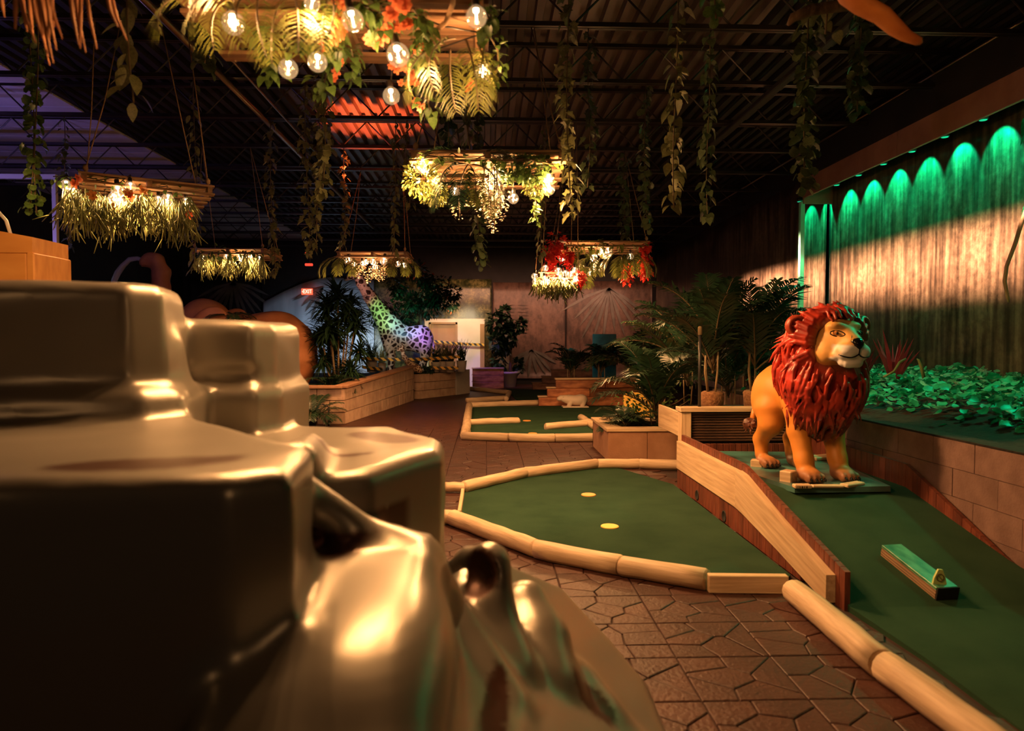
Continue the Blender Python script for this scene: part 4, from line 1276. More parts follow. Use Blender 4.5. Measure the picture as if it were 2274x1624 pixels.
# plank walls: courses of scorched boards, stepped at the end
def plank_wall(label, X0, X1, Y, steps, hz, zc, dx, name='plank_wall', curve=0.0, seed=0, loc=None):
    e = empty(name, (X0, Y, 0), 0, label, 'wall'); r = random.Random(seed)
    for c in range(steps):
        x = X0 + dx * c
        while x < X1 - .05:
            L = min(r.uniform(.8, 1.3), X1 - x)
            yc = lambda xx: Y + curve * max(0, xx - (X1 - .9)) ** 2
            board('plank', (x + .002, yc(x) + r.uniform(-.006, .006), hz * (c + .5)), (x + L - .003, yc(x + L) + r.uniform(-.006, .006), hz * (c + .5)), .12, hz - .006, MAT['burnt'], e, .008)
            x += L
        if c == steps - 1: x_cap0, x_cap1 = X0 + dx * c - .02, X1
        else: x_cap0, x_cap1 = X0 + dx * c - .02, X0 + dx * (c + 1) + .0
        if c == steps - 1:
            xm = X1 - .9
            board('cap_plank', (x_cap0, Y, hz * (c + 1) + .015), (xm, Y, hz * (c + 1) + .015), .20, .035, MAT['stucco' if 'back' in label else 'lumber'], e)
            board('cap_plank', (xm + .004, Y, hz * (c + 1) + .015), (X1, Y + curve * .81, hz * (c + 1) + .015), .20, .035, MAT['stucco' if 'back' in label else 'lumber'], e)
        else:
            board('cap_plank', (x_cap0, Y, hz * (c + 1) + .015), (x_cap1, Y, hz * (c + 1) + .015), .18, .03, MAT['stucco' if 'back' in label else 'lumber'], e)
    return e
plank_wall('front stepped wall of scorched orange planks behind the white hippo statue', 1.11, 3.75, 14.75, 3, .19, .6, .185, curve=.7, seed=3)
plank_wall('stepped wall of dark scorched planks at the back, with two palms behind', 1.3, 3.6, 19.6, 3, .185, .6, .27, seed=4, curve=.1)
plank_wall('scorched plank wall lit purple under the white partition', -.42, .50, 20.1, 3, .195, .6, .0, seed=5)
# yellow panel glimpsed behind the near palms
q0, q1 = at(1385, 872, 11.2), at(1448, 915, 11.2)
tag(MB().box(((q0.x + q1.x) / 2, 11.2, q0.z / 2), (q1.x - q0.x, .03, q0.z), None, .004).build('yellow_panel', MAT['discy']), 'bright yellow panel glimpsed through the palm leaves', 'panel')

# left bay: pale frame and plywood box
fr = empty('door_frame', (-5.66, 9.2, 0), 0, 'thin white metal frame lit purple at the far left', 'frame')
p_ = at(121, 398, 9.3)
MB().box((p_.x, 9.3, p_.z / 2), (.055, .055, p_.z), None, .004).build('upright', MAT['frame'], fr)
MB().box(((p_.x + XL) / 2, 9.3, p_.z + .03), (p_.x - XL + .055, .055, .06), None, .004).build('top_rail', MAT['frame'], fr)
pb = empty('plywood_box', (-3.6, 5.0, 0), 0, 'orange plywood box with a slanted lid at the left edge', 'box')
c1, c2, c3 = at(80, 562, 5.0), at(73, 527, 5.0), at(0, 515, 5.0)
zs = c1.z
MB().box((c1.x - .27, 5.2, zs / 2), (.42, .42, zs), None, .01).build('box_side', MAT['plywood'], pb)
MB().box((c1.x - .03, 5.2, zs / 2), (.055, .44, zs), None, .008).build('corner_post', MAT['plywood'], pb)
MB().add([(c2.x, 4.99, zs), (c2.x, 5.41, zs), (c2.x, 5.41, c2.z), (c2.x, 4.99, c2.z), (c3.x - .25, 4.99, zs), (c3.x - .25, 5.41, zs), (c3.x - .25, 5.41, c3.z + .05), (c3.x - .25, 4.99, c3.z + .05)],
         [(0, 1, 2, 3), (7, 6, 5, 4), (0, 3, 7, 4), (1, 5, 6, 2), (3, 2, 6, 7), (0, 4, 5, 1)]).build('slanted_lid', MAT['plywood'], pb)
a_, b_ = at(24, 522, 5.15), at(-4, 470, 5.15)
tag(MB().tube([a_, a_.lerp(b_, .5) + Vector((.012, 0, .02)), b_, b_ + (b_ - a_) * 1.2 + Vector((-.1, 0, -.05))], .012, 6).build('bent_rod', MAT['frame'], None, True), 'pale bent rod leaning on the plywood box', 'rod')
lamp('SPOT', 'box_warm_light', (-2.6, 3.6, 2.6), 75, (1.0, .5, .16), .05, (-3.6, 5.1, 2.0), 50, .5)
# ------------------------------------------------------------------ hanging pallets with bulbs and greenery
def pallet(label, c, w, d, yaw, topz=ZC + .0, np_=7, rope=True):
    e = empty('hanging_pallet', c, yaw, label, 'hanging pallet')
    R_ = WM[e.name]
    for i in range(np_):
        yy = -d / 2 + d * (i + .5) / np_
        board('slat', R_ @ Vector((-w / 2, yy, .035)), R_ @ Vector((w / 2, yy, .035)), d / np_ * .78, .018, MAT['pallet'], e, .003)
    for i in range(3):
        xx = (-w / 2 + .04, 0, w / 2 - .04)[i]
        board('stringer', R_ @ Vector((xx, -d / 2, 0)), R_ @ Vector((xx, d / 2, 0)), .04, .05, MAT['pallet'], e, .003)
    for i in range(4):
        yy = -d / 2 + d * (.06 + .88 * i / 3)
        board('slat', R_ @ Vector((-w / 2, yy, -.035)), R_ @ Vector((w / 2, yy, -.035)), .09, .018, MAT['pallet'], e, .003)
    if rope:
        jy = min(JY, key=lambda y: abs(y - c[1]))
        for sx in (-1, 1):
            for sy in (-1, 1):
                a = R_ @ Vector((sx * (w / 2 - .05), sy * (d / 2 - .05), -.05)); t = Vector((a.x * .7 + c[0] * .3, jy, topz + .0))
                MB().tube([a, a + Vector((0, 0, .12)), a.lerp(t, .5) + Vector((.01, 0, 0)), t], .0055, 6).build('rope', MAT['rope'], e, True)
                MB().lathe([(.004, -.03), (.02, -.015), (.022, .01), (.006, .03)], a + Vector((0, 0, .13)), 8).build('knot', MAT['rope'], e, True)
    return e
SOCK = MB().lathe([(.010, .065), (.0165, .062), (.018, .02), (.0135, .008)], (0, 0, .028), 12).data('socket', MAT['bulbsock'], True)
def bulb_meshes():
    prof = [(.004, -.0475)] + [(.0475 * math.sin(a), -.0475 * math.cos(a)) for a in [PI * k / 12 for k in range(1, 10)]] + [(.022, .043), (.015, .052)]
    b = MB().lathe(prof, (0, 0, 0), 20)
    b.f = b.f[:-2]
    g = mesh('bulb_glass', b.v, b.f, MAT['glass'], True)
    f = MB().lathe([(.001, -.030), (.003, -.022), (.0036, 0), (.003, .016), (.001, .02)], (0, 0, 0), 8).data('filament', EMIT['fil'], True)
    c = MB().lathe([(.004, .016), (.012, .022), (.0135, .040), (.008, .046)], (0, 0, 0), 10).data('collar', EMIT['glow'], True)
    return g, f, c
BG, BF, BC = bulb_meshes()
def string_light(label, c, bulbs, watt, zroof, light_each=1, up=.35, up_at=()):
    """bulbs: (world position, diameter)"""
    e = empty('string_light', c, 0, label, 'string light')
    pts = []
    for k, (p, dia) in enumerate(bulbs):
        s = dia / .095
        M = Matrix.Translation(p) @ Matrix.Rotation(RND.uniform(-.25, .25), 4, 'X') @ Matrix.Rotation(RND.uniform(-.25, .25), 4, 'Y') @ Matrix.Diagonal((s, s, s, 1))
        g = link('bulb', BG, e, M)
        I = Matrix.Identity(4)
        link('filament', BF, g, I, True); link('collar', BC, g, I, True); link('socket', SOCK, g, I, True)
        top = p + Vector((0, 0, .088 * s))
        MB().tube([top, top.lerp(Vector((p.x, p.y, max(zroof, top.z + .02))), .5) + Vector((.006, 0, 0)), Vector((p.x, p.y, max(zroof, top.z + .02)))], .003, 5).build('drop_cord', MAT['bulbsock'], e, True)
        pts.append(Vector((p.x, p.y, max(zroof, top.z + .02))))
        if k % light_each == 0:
            # the socket above shades each bulb, so most of its light leaves downward and sideways
            lamp('SPOT', 'bulb_light', p + Vector((0, 0, -.002)), watt * BULB_GAIN, WARM, .018 * s, p + Vector((0, 0, -1)), 174, .55)
    for k in up_at: lamp('POINT', 'bulb_light', bulbs[k][0] + Vector((0, 0, -.004)), watt * .5 * BULB_GAIN, WARM, .02)
    mid = sum((p for p, _ in bulbs), Vector((0, 0, 0))) / len(bulbs)
    lamp('POINT', 'bulb_light', mid + Vector((0, 0, -.06)), watt * up * BULB_GAIN, WARM, .05)
    if len(pts) > 1:
        q = []
        for i in range(len(pts) - 1):
            q += [pts[i], pts[i].lerp(pts[i + 1], .5) + Vector((0, 0, -.02))]
        q.append(pts[-1])
        MB().tube(q, .004, 5).build('cord', MAT['bulbsock'], e, True)
    return e

def frond_thing(label, p, az, L, seed, mat='frond', up=.2, droop=1.2, nl=26, wmax=.26, group=None, lw=.014, name='palm_frond', roll=0):
    r = random.Random(seed)
    e = empty(name, p, 0, label, 'palm frond', group)
    ra, lf = frond_geo(L, r, droop, nl, wmax, lw, up, .15)
    M = Matrix.Translation(Vector(p)) @ Matrix.Rotation(az, 4, 'Z') @ Matrix.Rotation(roll, 4, 'X')
    ra.build('rachis', MAT['stem'], e, True, M); lf.build('leaflets', MAT[mat], e, True, M)
    return e
def trail(label, pts, kind, mat, size, n, seed, single=True, name='ivy_garland', cat='garland', spread=.06, group=None, acc=None):
    """garland along a path of points"""
    r = random.Random(seed); pts = [Vector(p) for p in pts]
    e = empty(name, pts[0], 0, label, cat, group)
    MB().tube(pts, .004, 5).build('stem', MAT['stem'], e, True)
    ms = []
    for i in range(n):
        t = r.random() * (len(pts) - 1); k = min(int(t), len(pts) - 2)
        p = pts[k].lerp(pts[k + 1], t - k); d = rv(r); d.normalize()
        ms.append(lmat(p + d * r.uniform(0, spread), d + Vector((0, 0, -.6)), d * .4 + Vector((0, -.5, .6)) + rv(r, .4), size * r.uniform(.65, 1.2)))
    leaves(e, kind, mat, ms, 'leaf', single)
    return e
def sprig(p, L, n, seed, label, group, mat='sprig', w=.0062, spread=1.0, name='grass_sprig'):
    r = random.Random(seed); p = Vector(p); m = MB()
    for i in range(n):
        a = r.uniform(0, 6.28); el = r.uniform(.0, .9) * spread
        d = Vector((math.cos(a) * math.sin(el), math.sin(a) * math.sin(el), -math.cos(el)))
        q = p + Vector((r.uniform(-.05, .05), r.uniform(-.05, .05), r.uniform(-.04, .04))); l = L * r.uniform(.5, 1.0)
        c1 = q + d * l * .5 + Vector((0, 0, -.05 * l)); c2 = q + d * l * .9 + Vector((0, 0, -.22 * l)) + rv(r, .02)
        m.tube([q, c1, c2], [w * .7, w, w * .55], 4)
        for _ in range(2):
            t = r.uniform(.35, .8); b = q.lerp(c2, t); m.tube([b, b + (d + rv(r, .55)) * l * .25 + Vector((0, 0, -.06 * l))], [w * .8, w * .5], 4)
    return tag(m.build(name, MAT[mat], None, True), label, 'sprig', group)
def wisteria(p, L, seed, label, group, mat='white', s=.03):
    r = random.Random(seed); ms = []
    n = int(L / .0042)
    for i in range(n):
        t = i / n; a = r.uniform(0, 6.28); R = (.052 * (1 - t) ** .7 + .012)
        d = Vector((math.cos(a), math.sin(a), r.uniform(-.6, .4)))
        ms.append(lmat(Vector(p) + Vector((math.cos(a) * R, math.sin(a) * R, -L * t)), d, Vector((0, 0, 1)) + d * .3, s * r.uniform(.7, 1.2) * (1 - .4 * t)))
    v, f = many(LT['petal'], ms)
    o = MB().tube([Vector(p), Vector(p) - Vector((0, 0, L * .5)), Vector(p) - Vector((0, 0, L * .97))], [.006, .005, .002], 5).build('wisteria_cluster', MAT['stem'], None, True)
    c = link('petals', mesh('petals', v, f, MAT[mat], True), o); c['kind'] = 'stuff'
    return tag(o, label, 'flower', group)
def flower(p, s, seed, label, group, mat='coral', face=None):
    r = random.Random(seed); n = Vector(face or (r.uniform(-.5, .5), -1, r.uniform(-.6, .1))).normalized()
    u = n.orthogonal().normalized(); w = n.cross(u); ms = []
    for k in range(6):
        a = k * 2 * PI / 6 + r.uniform(-.2, .2); d = u * math.cos(a) + w * math.sin(a) + n * r.uniform(.2, .7)
        ms.append(lmat(p, d, n, s * r.uniform(.85, 1.1)))
    for k in range(4):
        a = k * 2 * PI / 4; d = u * math.cos(a) + w * math.sin(a) + n * 1.6
        ms.append(lmat(Vector(p) + n * .004, d, n, s * .6))
    v, f = many(LT['petal'], ms)
    o = link('flower', mesh('flower', v, f, MAT[mat], True)); WM[o.name] = Matrix.Identity(4)
    return tag(o, label, 'flower', group)
def fern_ball(p, R, n, seed, label, mat='frond', kind='oval', size=.03, name='fern_clump', flat=.8):
    r = random.Random(seed); ms = []
    for i in range(n):
        d = rv(r); d.normalize(); q = Vector(p) + Vector((d.x * R, d.y * R, d.z * R * flat)) * r.uniform(.55, 1)
        ms.append(lmat(q, d + rv(r, .5) + Vector((0, 0, -.3)), d + rv(r, .4), size * r.uniform(.6, 1.2)))
    v, f = many(LT[kind], ms)
    o = link(name, mesh(name, v, f, MAT[mat], True)); WM[o.name] = Matrix.Identity(4); o['kind'] = 'thing'
    return tag(o, label, 'fern')

def under(x, y, Y, drop=.10):
    """a point of the near pallet's underside greenery: never above the slats"""
    k = (757.0 - y) / FPX
    return at(x, y, min(Y, (Z1 - drop - CAM_Z) / k))
# --- near pallet, straight overhead
Z1 = 2.74
pallet('near wooden pallet hanging overhead, crowded with palm fronds and coral flowers', (-.60, 2.66, Z1), 1.22, 1.34, 0, np_=8)
bl = []
for x, y, dpx, Y in ((518, 52, 48, 3.0), (783, 45, 47, 2.9), (1058, 38, 46, 3.0), (640, 153, 42, 3.25), (705, 138, 42, 3.25), (884, 122, 50, 2.85), (1073, 160, 36, 3.5), (869, 213, 37, 3.3), (693, 8, 34, 3.1)):
    q_ = under(x, y, Y - .16, .21); bl.append((q_, dpx * q_.y / FPX))
string_light('string of clear globe bulbs hanging from the near pallet overhead', (-.6, 2.7, Z1 - .1), bl, 3.4, Z1 - .07, up=.5, up_at=(0, 6))
for i, (x, y, Y, az, L, up, dr, rl) in enumerate([
        (545, -20, 2.85, -2.6, .34, -.3, .9, .5), (600, -15, 2.75, -2.0, .36, -.3, .9, .2), (650, -18, 2.9, -1.2, .34, -.5, .8, 0), (700, -20, 2.9, -.8, .36, -.3, .9, -.3), (575, -10, 3.0, -1.7, .32, -.8, .5, .3), (735, -15, 2.95, -1.6, .3, -.7, .6, 0),
        (480, -10, 2.8, -2.4, .34, -.2, .9, .3), (620, 10, 2.8, -1.5, .30, -.7, .6, 0), (520, 0, 2.8, -1.9, .32, -.5, .7, .2),
        (1010, 85, 3.05, -2.3, .36, -.4, .9, .2), (1035, 90, 3.05, -1.4, .36, -.8, .6, .1), (985, 95, 3.1, -2.8, .34, -.5, .8, .3), (1060, 95, 3.1, -.9, .30, -.9, .5, -.2), (1000, 110, 3.15, -1.9, .32, -1.0, .4, .2), (1045, 110, 3.2, -.3, .28, -.8, .5, -.4), (1075, 100, 3.15, -1.7, .30, -.9, .4, 0)]):
    frond_thing('yellow lit palm frond hanging over the near pallet %s' % ('left corner' if i < 9 else 'right corner'), under(x, y, Y), az, L, 60 + i, 'frond', up, dr, 20, .28,
                'palm fronds at the near pallet %s corner' % ('left' if i < 9 else 'right'), .0075, roll=rl)
def pp(*a): return [at(x, y, Y) if Y > 4 else under(x, y, Y) for x, y, Y in a]
for i, (pts, n, s, lab) in enumerate([
        (pp((570, 60, 3.0), (585, 95, 3.1), (600, 130, 3.1), (605, 165, 3.1)), 20, .055, 'pothos trail hanging from the left end of the near pallet'),
        (pp((640, 90, 3.1), (680, 100, 3.1), (720, 95, 3.1), (760, 110, 3.2)), 26, .05, 'pothos trail along the front slat of the near pallet'),
        (pp((740, 60, 3.0), (735, 110, 3.15), (725, 160, 3.2), (715, 205, 3.2)), 24, .052, 'pothos trail dangling beside the paired bulbs'),
        (pp((780, 110, 3.1), (785, 140, 3.2), (778, 180, 3.2)), 14, .05, 'short pothos trail under the middle of the near pallet'),
        (pp((820, 20, 2.8), (840, 40, 2.9), (850, 70, 3.0)), 20, .05, 'pothos trail among the coral flowers overhead'),
        (pp((920, 20, 2.8), (935, 50, 2.9), (945, 85, 3.0), (930, 100, 3.0)), 28, .05, 'dark pothos trail beside the rope loop'),
        (pp((925, 110, 3.1), (935, 160, 3.2), (945, 205, 3.2), (955, 245, 3.2)), 24, .055, 'pothos trail ending in big leaves below the right palm'),
        (pp((1050, 5, 2.8), (1075, 20, 2.9), (1085, 40, 3.0), (1080, 60, 3.0)), 18, .045, 'pothos trail at the right end of the near pallet'),
        (pp((1085, 75, 3.2), (1105, 110, 3.3), (1108, 150, 3.4), (1085, 185, 3.4), (1055, 178, 3.4)), 30, .036, 'curling ring of small leaves around the right hand bulb'),
        (pp((700, 5, 2.8), (740, 15, 2.8), (790, 5, 2.8), (820, 15, 2.8)), 22, .05, 'pothos trail across the top edge of the near pallet')]):
    trail(lab, pts, 'heart', 'leaf', s * .92, int(n * 2.2), 80 + i, spread=.065)
for i, (x, y, Y, s) in enumerate([(745, 85, 3.0, .05), (760, 75, 3.0, .04), (755, 40, 2.9, .045), (745, 175, 3.2, .038), (750, 140, 3.2, .035), (715, 110, 3.15, .036), (875, 30, 2.8, .05), (895, 15, 2.8, .05), (860, 70, 2.95, .05), (845, 85, 3.0, .05),
                                  (885, 60, 2.95, .045), (905, 55, 2.95, .04), (930, 105, 3.1, .045), (915, 165, 3.2, .045), (900, 145, 3.15, .04), (935, 240, 3.2, .042), (880, 155, 3.2, .034), (905, 185, 3.2, .03), (880, 0, 2.7, .05), (1045, 185, 3.4, .035), (760, 10, 2.8, .04), (820, 90, 3.05, .04)]):
    for q in range(2):
        flower(under(x + q * RND.uniform(-16, 16), y + q * RND.uniform(-16, 16), Y - q * .03, .13), s * .62, 200 + i + 50 * q, 'coral flower tucked in the near pallet greenery', 'coral flowers on the near pallet')
lo = [at(1010, -40, 2.5), at(1005, 10, 2.6), at(990, 50, 2.75), at(960, 75, 2.8), at(935, 72, 2.8)]
tag(MB().tube(lo, .010, 8).build('rope_loop', MAT['rope'], None, True), 'slack jute rope looping below the near pallet', 'rope')

# --- mid pallet
c2 = (.03, 5.75, 2.80)
pallet('middle wooden pallet with drooping dark palm fronds and white wisteria', c2, 1.20, 1.0, -.04)
bl = [(at(x, y, Y), d * Y / FPX) for x, y, d, Y in ((936, 373, 26, 5.3), (1098, 392, 28, 5.35), (1218, 398, 26, 5.3), (1140, 441, 24, 5.5), (1219, 420, 28, 5.4), (1010, 425, 20, 5.9), (1085, 425, 22, 5.8))]
string_light('string of globe bulbs glowing under the middle pallet', c2, bl, 14.0, 2.73, up=.4, up_at=(0, 2, 4))
for i, (x, y, Y, az, L, up, dr, rl) in enumerate([
        (1035, 365, 5.3, -2.7, .46, .1, .9, .4), (1030, 365, 5.3, -2.3, .50, -.2, .8, .3), (1040, 365, 5.3, -1.8, .50, -.5, .6, 0), (1045, 370, 5.3, -1.2, .46, -.5, .6, -.2), (1050, 365, 5.3, -.6, .48, -.3, .8, -.3), (1000, 380, 5.3, -2.5, .40, -.7, .5, .3),
        (1075, 395, 5.35, -1.0, .38, -.8, .4, -.2), (1055, 355, 5.3, -.2, .36, .5, .9, -.3), (1020, 350, 5.3, -3.0, .30, .6, .9, .3)]):
    frond_thing('dark drooping palm frond on the middle pallet', at(x, y, Y), az, L, 300 + i, 'leafdark' if i % 3 else 'frond', up, dr, 30, .26, 'palm fronds on the middle pallet', .0085, roll=rl)
for i, (x, y, L) in enumerate([(1075, 355, .36), (1085, 385, .32), (1098, 400, .40), (1103, 380, .30), (1112, 415, .26), (1090, 430, .26), (1020, 448, .13), (1072, 448, .12), (1098, 350, .25)]):
    wisteria(at(x, y, 5.25), L, 330 + i, 'cream wisteria cluster hanging from the middle pallet', 'wisteria on the middle pallet')
fern_ball(at(935, 400, 5.35), .15, 420, 341, 'light green fern clump at the left end of the middle pallet', 'frond', 'oval', .038)
fern_ball(at(965, 432, 5.5), .11, 300, 342, 'lower light fern clump beside the dark palm fronds', 'frond', 'oval', .034)
fern_ball(at(1185, 375, 5.35), .14, 300, 343, 'leafy green clump at the right end of the middle pallet', 'leaf', 'ivy', .05)
fern_ball(at(1195, 410, 5.4), .12, 340, 344, 'bright fern clump below the right bulbs', 'frond', 'oval', .034)
fern_ball(at(1130, 375, 5.4), .12, 220, 345, 'green ivy clump beside the wisteria', 'leaf', 'ivy', .05)
trail('small ivy trail dropping from the middle pallet near the right bulb', pp((1188, 425, 5.35), (1190, 455, 5.35), (1185, 475, 5.35), (1195, 497, 5.35)), 'ivy', 'leaf', .05, 22, 346, spread=.04)
trail('curly ivy trail along the front edge of the middle pallet', pp((920, 355, 5.25), (980, 348, 5.25), (1060, 352, 5.25), (1150, 350, 5.25), (1235, 365, 5.25)), 'heart', 'leaf', .05, 60, 347, spread=.07)

# --- left pallet with grassy sprigs
p0, p1 = at(118, 392, 5.7), at(428, 428, 6.2)
cL = (p0 + p1) / 2 + Vector((0, .35, .02)); yawL = math.atan2((p1 - p0).y, (p1 - p0).x)
pallet('left wooden pallet trimmed with long grassy sprigs and orange blooms', cL, (p1 - p0).length, .75, yawL)
bl = [(at(x, y, Y), d * Y / FPX) for x, y, d, Y in ((147, 412, 24, 5.75), (163, 428, 24, 5.8), (262, 425, 28, 5.9), (253, 440, 24, 5.95), (268, 450, 24, 5.95), (290, 415, 22, 5.9), (232, 450, 20, 5.95), (372, 443, 26, 6.1), (363, 452, 22, 6.1), (352, 445, 20, 6.1), (415, 450, 22, 6.2))]
string_light('string of globe bulbs under the grassy left pallet', cL, bl, 3.2, cL.z - .06)
k = 0
for x, y, Y in ((160, 425, 5.75), (185, 430, 5.8), (215, 435, 5.85), (245, 450, 5.9), (275, 450, 5.9), (305, 440, 5.9), (330, 445, 6.0), (360, 450, 6.05), (390, 450, 6.1), (415, 448, 6.15), (200, 425, 6.1), (260, 430, 6.2), (320, 435, 6.3), (380, 440, 6.4), (175, 440, 5.7), (230, 445, 5.8), (405, 460, 6.1)):
    sprig(at(x, y, Y), RND.uniform(.28, .38), 22, 400 + k, 'grassy sprig hanging under the left pallet', 'grassy sprigs under the left pallet'); k += 1
trail('leafy garland along the front edge of the left pallet', [p0, p0.lerp(p1, .25) + Vector((0, -.03, .02)), p0.lerp(p1, .5) + Vector((0, -.03, -.02)), p0.lerp(p1, .75), p1], 'oval', 'leaf', .055, 80, 420, spread=.08)
for i, (x, y, Y) in enumerate(((177, 395, 5.7), (205, 435, 5.75), (290, 437, 5.85), (247, 460, 5.85), (422, 478, 6.1), (285, 430, 5.85), (168, 408, 5.7), (320, 420, 5.9))):
    flower(at(x, y, Y), .045, 430 + i, 'orange bloom among the sprigs of the left pallet', 'orange blooms on the left pallet', 'disc' if i % 2 else 'coral')

# --- distant pallets
def far_pallet(label, x, y, Y, w, d, yaw, bulbs, watt, tag_, seed):
    c = at(x, y, Y); c = Vector((c.x, c.y + d * .4, c.z))
    pallet('%s' % label, c, w, d, yaw)
    string_light('string of small lit bulbs under ' + tag_, c, [(at(bx, by, Y + .1), bd * Y / FPX) for bx, by, bd in bulbs], watt, c.z - .06, 1)
    return c
c4 = far_pallet('small distant pallet with grassy sprigs behind the left one', 510, 559, 10.3, 1.08, .9, 0, ((450, 574, 14), (503, 571, 13), (532, 573, 14), (540, 575, 15), (547, 572, 14), (558, 569, 15), (576, 575, 14)), 4, 'the distant sprig pallet', 1)
for i, (x, y) in enumerate(((450, 565), (470, 568), (490, 570), (510, 572), (556, 570), (570, 570), (580, 572), (500, 575), (565, 582), (545, 566))):
    sprig(at(x, y, 10.3 + .2 * (i % 3)), .34, 22, 500 + i, 'grassy sprig hanging under the distant left pallet', 'grassy sprigs under the distant left pallet', 'sprig', .007)
trail('leafy garland on the edge of the distant sprig pallet', pp((435, 560, 10.2), (480, 557, 10.2), (530, 560, 10.2), (590, 563, 10.2)), 'oval', 'leaf', .08, 60, 512, False, spread=.1)
c5 = far_pallet('distant pallet with white wisteria hanging above the giraffe', 828, 566, 10.6, 1.08, .9, 0, ((770, 580, 13), (776, 577, 13), (787, 588, 12), (806, 586, 14), (813, 582, 13), (828, 581, 14), (834, 594, 13), (852, 580, 18), (883, 586, 15), (897, 590, 15)), 4, 'the distant wisteria pallet', 2)
for i, (x, y, L) in enumerate([(793, 585, .22), (802, 582, .16), (818, 592, .24), (822, 590, .2), (845, 592, .22), (850, 590, .2), (840, 585, .26), (836, 590, .18), (862, 585, .18)]):
    wisteria(at(x, y, 10.4), L, 520 + i, 'cream wisteria cluster above the giraffe', 'wisteria on the distant pallet', 'white', .045)
for i, (x, az) in enumerate(((755, -2.6), (765, -1.8), (775, -1.2), (745, -3.0), (885, -1.0), (895, -.4), (878, -1.7), (890, -2.2))):
    frond_thing('palm frond drooping from the wisteria pallet', at(x, 570, 10.5), az, .42, 540 + i, 'frond', -.3, .9, 18, .3, 'palm fronds on the distant wisteria pallet', .02)
c6 = far_pallet('distant right pallet dressed with red flowers and palm fronds', 1335, 543, 9.65, 1.36, .9, 0, ((1240, 562, 20), (1250, 575, 18), (1252, 552, 16), (1318, 572, 18), (1335, 560, 20), (1340, 566, 18), (1351, 558, 18), (1400, 570, 16), (1318, 598, 14), (1310, 608, 12)), 6, 'the red flowered pallet', 3)
cc_ = at(1240, 612, 9.2)
pallet('small low pallet hanging under the red flowers, crowded with bulbs', (cc_.x, cc_.y + .3, cc_.z), .60, .60, .1)
string_light('cluster of lit bulbs under the small low pallet', cc_, [(at(x, y, 9.1), d * 9.1 / FPX) for x, y, d in ((1187, 614, 15), (1189, 626, 15), (1211, 596, 15), (1210, 618, 13), (1216, 626, 13), (1240, 603, 18), (1256, 608, 16), (1268, 610, 17), (1253, 626, 20), (1276, 600, 14), (1281, 620, 14))], 4, cc_.z - .05)
r = random.Random(77)
def red_chain(x, y0, y1, Y, seed, lab, dense=150, spread=.09):
    return trail(lab, pp((x, y0, Y), (x + r.uniform(-4, 4), (y0 + y1) / 2, Y), (x, y1, Y)), 'ivy', 'redfl', .075, dense, seed, False, 'red_flower_garland', 'garland', spread)
red_chain(1432, 545, 615, 9.5, 601, 'red flower garland hanging at the right end of the far pallet')
red_chain(1393, 588, 625, 9.5, 602, 'short red flower garland below the right palm fronds', 80, .07)
red_chain(1240, 535, 560, 9.4, 603, 'red flowers heaped on the left top of the far pallet', 110, .16)
red_chain(1222, 560, 620, 9.3, 604, 'red flower garland left of the bulb cluster')
red_chain(1265, 560, 605, 9.3, 605, 'red flower garland right of the upper bulbs', 110)
red_chain(1287, 608, 630, 9.1, 606, 'red flowers at the right of the small low pallet', 70, .08)
for i, (x, y) in enumerate(((1195, 622), (1208, 628), (1220, 632), (1235, 634), (1250, 632), (1262, 630), (1275, 628), (1228, 625), (1245, 622))):
    sprig(at(x, y, 9.1), .2, 24, 610 + i, 'short sprig under the small low pallet', 'sprigs under the small low pallet', 'frond', .007)
for i, (x, y, az) in enumerate(((1290, 555, -2.2), (1300, 560, -1.2), (1285, 575, -1.7), (1310, 570, -2.6), (1295, 590, -1.5), (1375, 560, -2.8), (1385, 565, -2.1), (1395, 560, -1.4), (1405, 565, -.8), (1380, 570, -1.7), (1360, 560, -3.0), (1415, 560, -.3))):
    frond_thing('yellow green palm frond on the red flowered pallet', at(x, y, 9.5), az, .45, 630 + i, 'frond', -.3, .9, 20, .3, 'palm fronds on the red flowered pallet', .018)
trail('leafy garland along the top of the red flowered pallet', pp((1220, 545, 9.5), (1290, 548, 9.5), (1360, 545, 9.5), (1440, 545, 9.5)), 'oval', 'frond', .08, 110, 650, False, spread=.14)

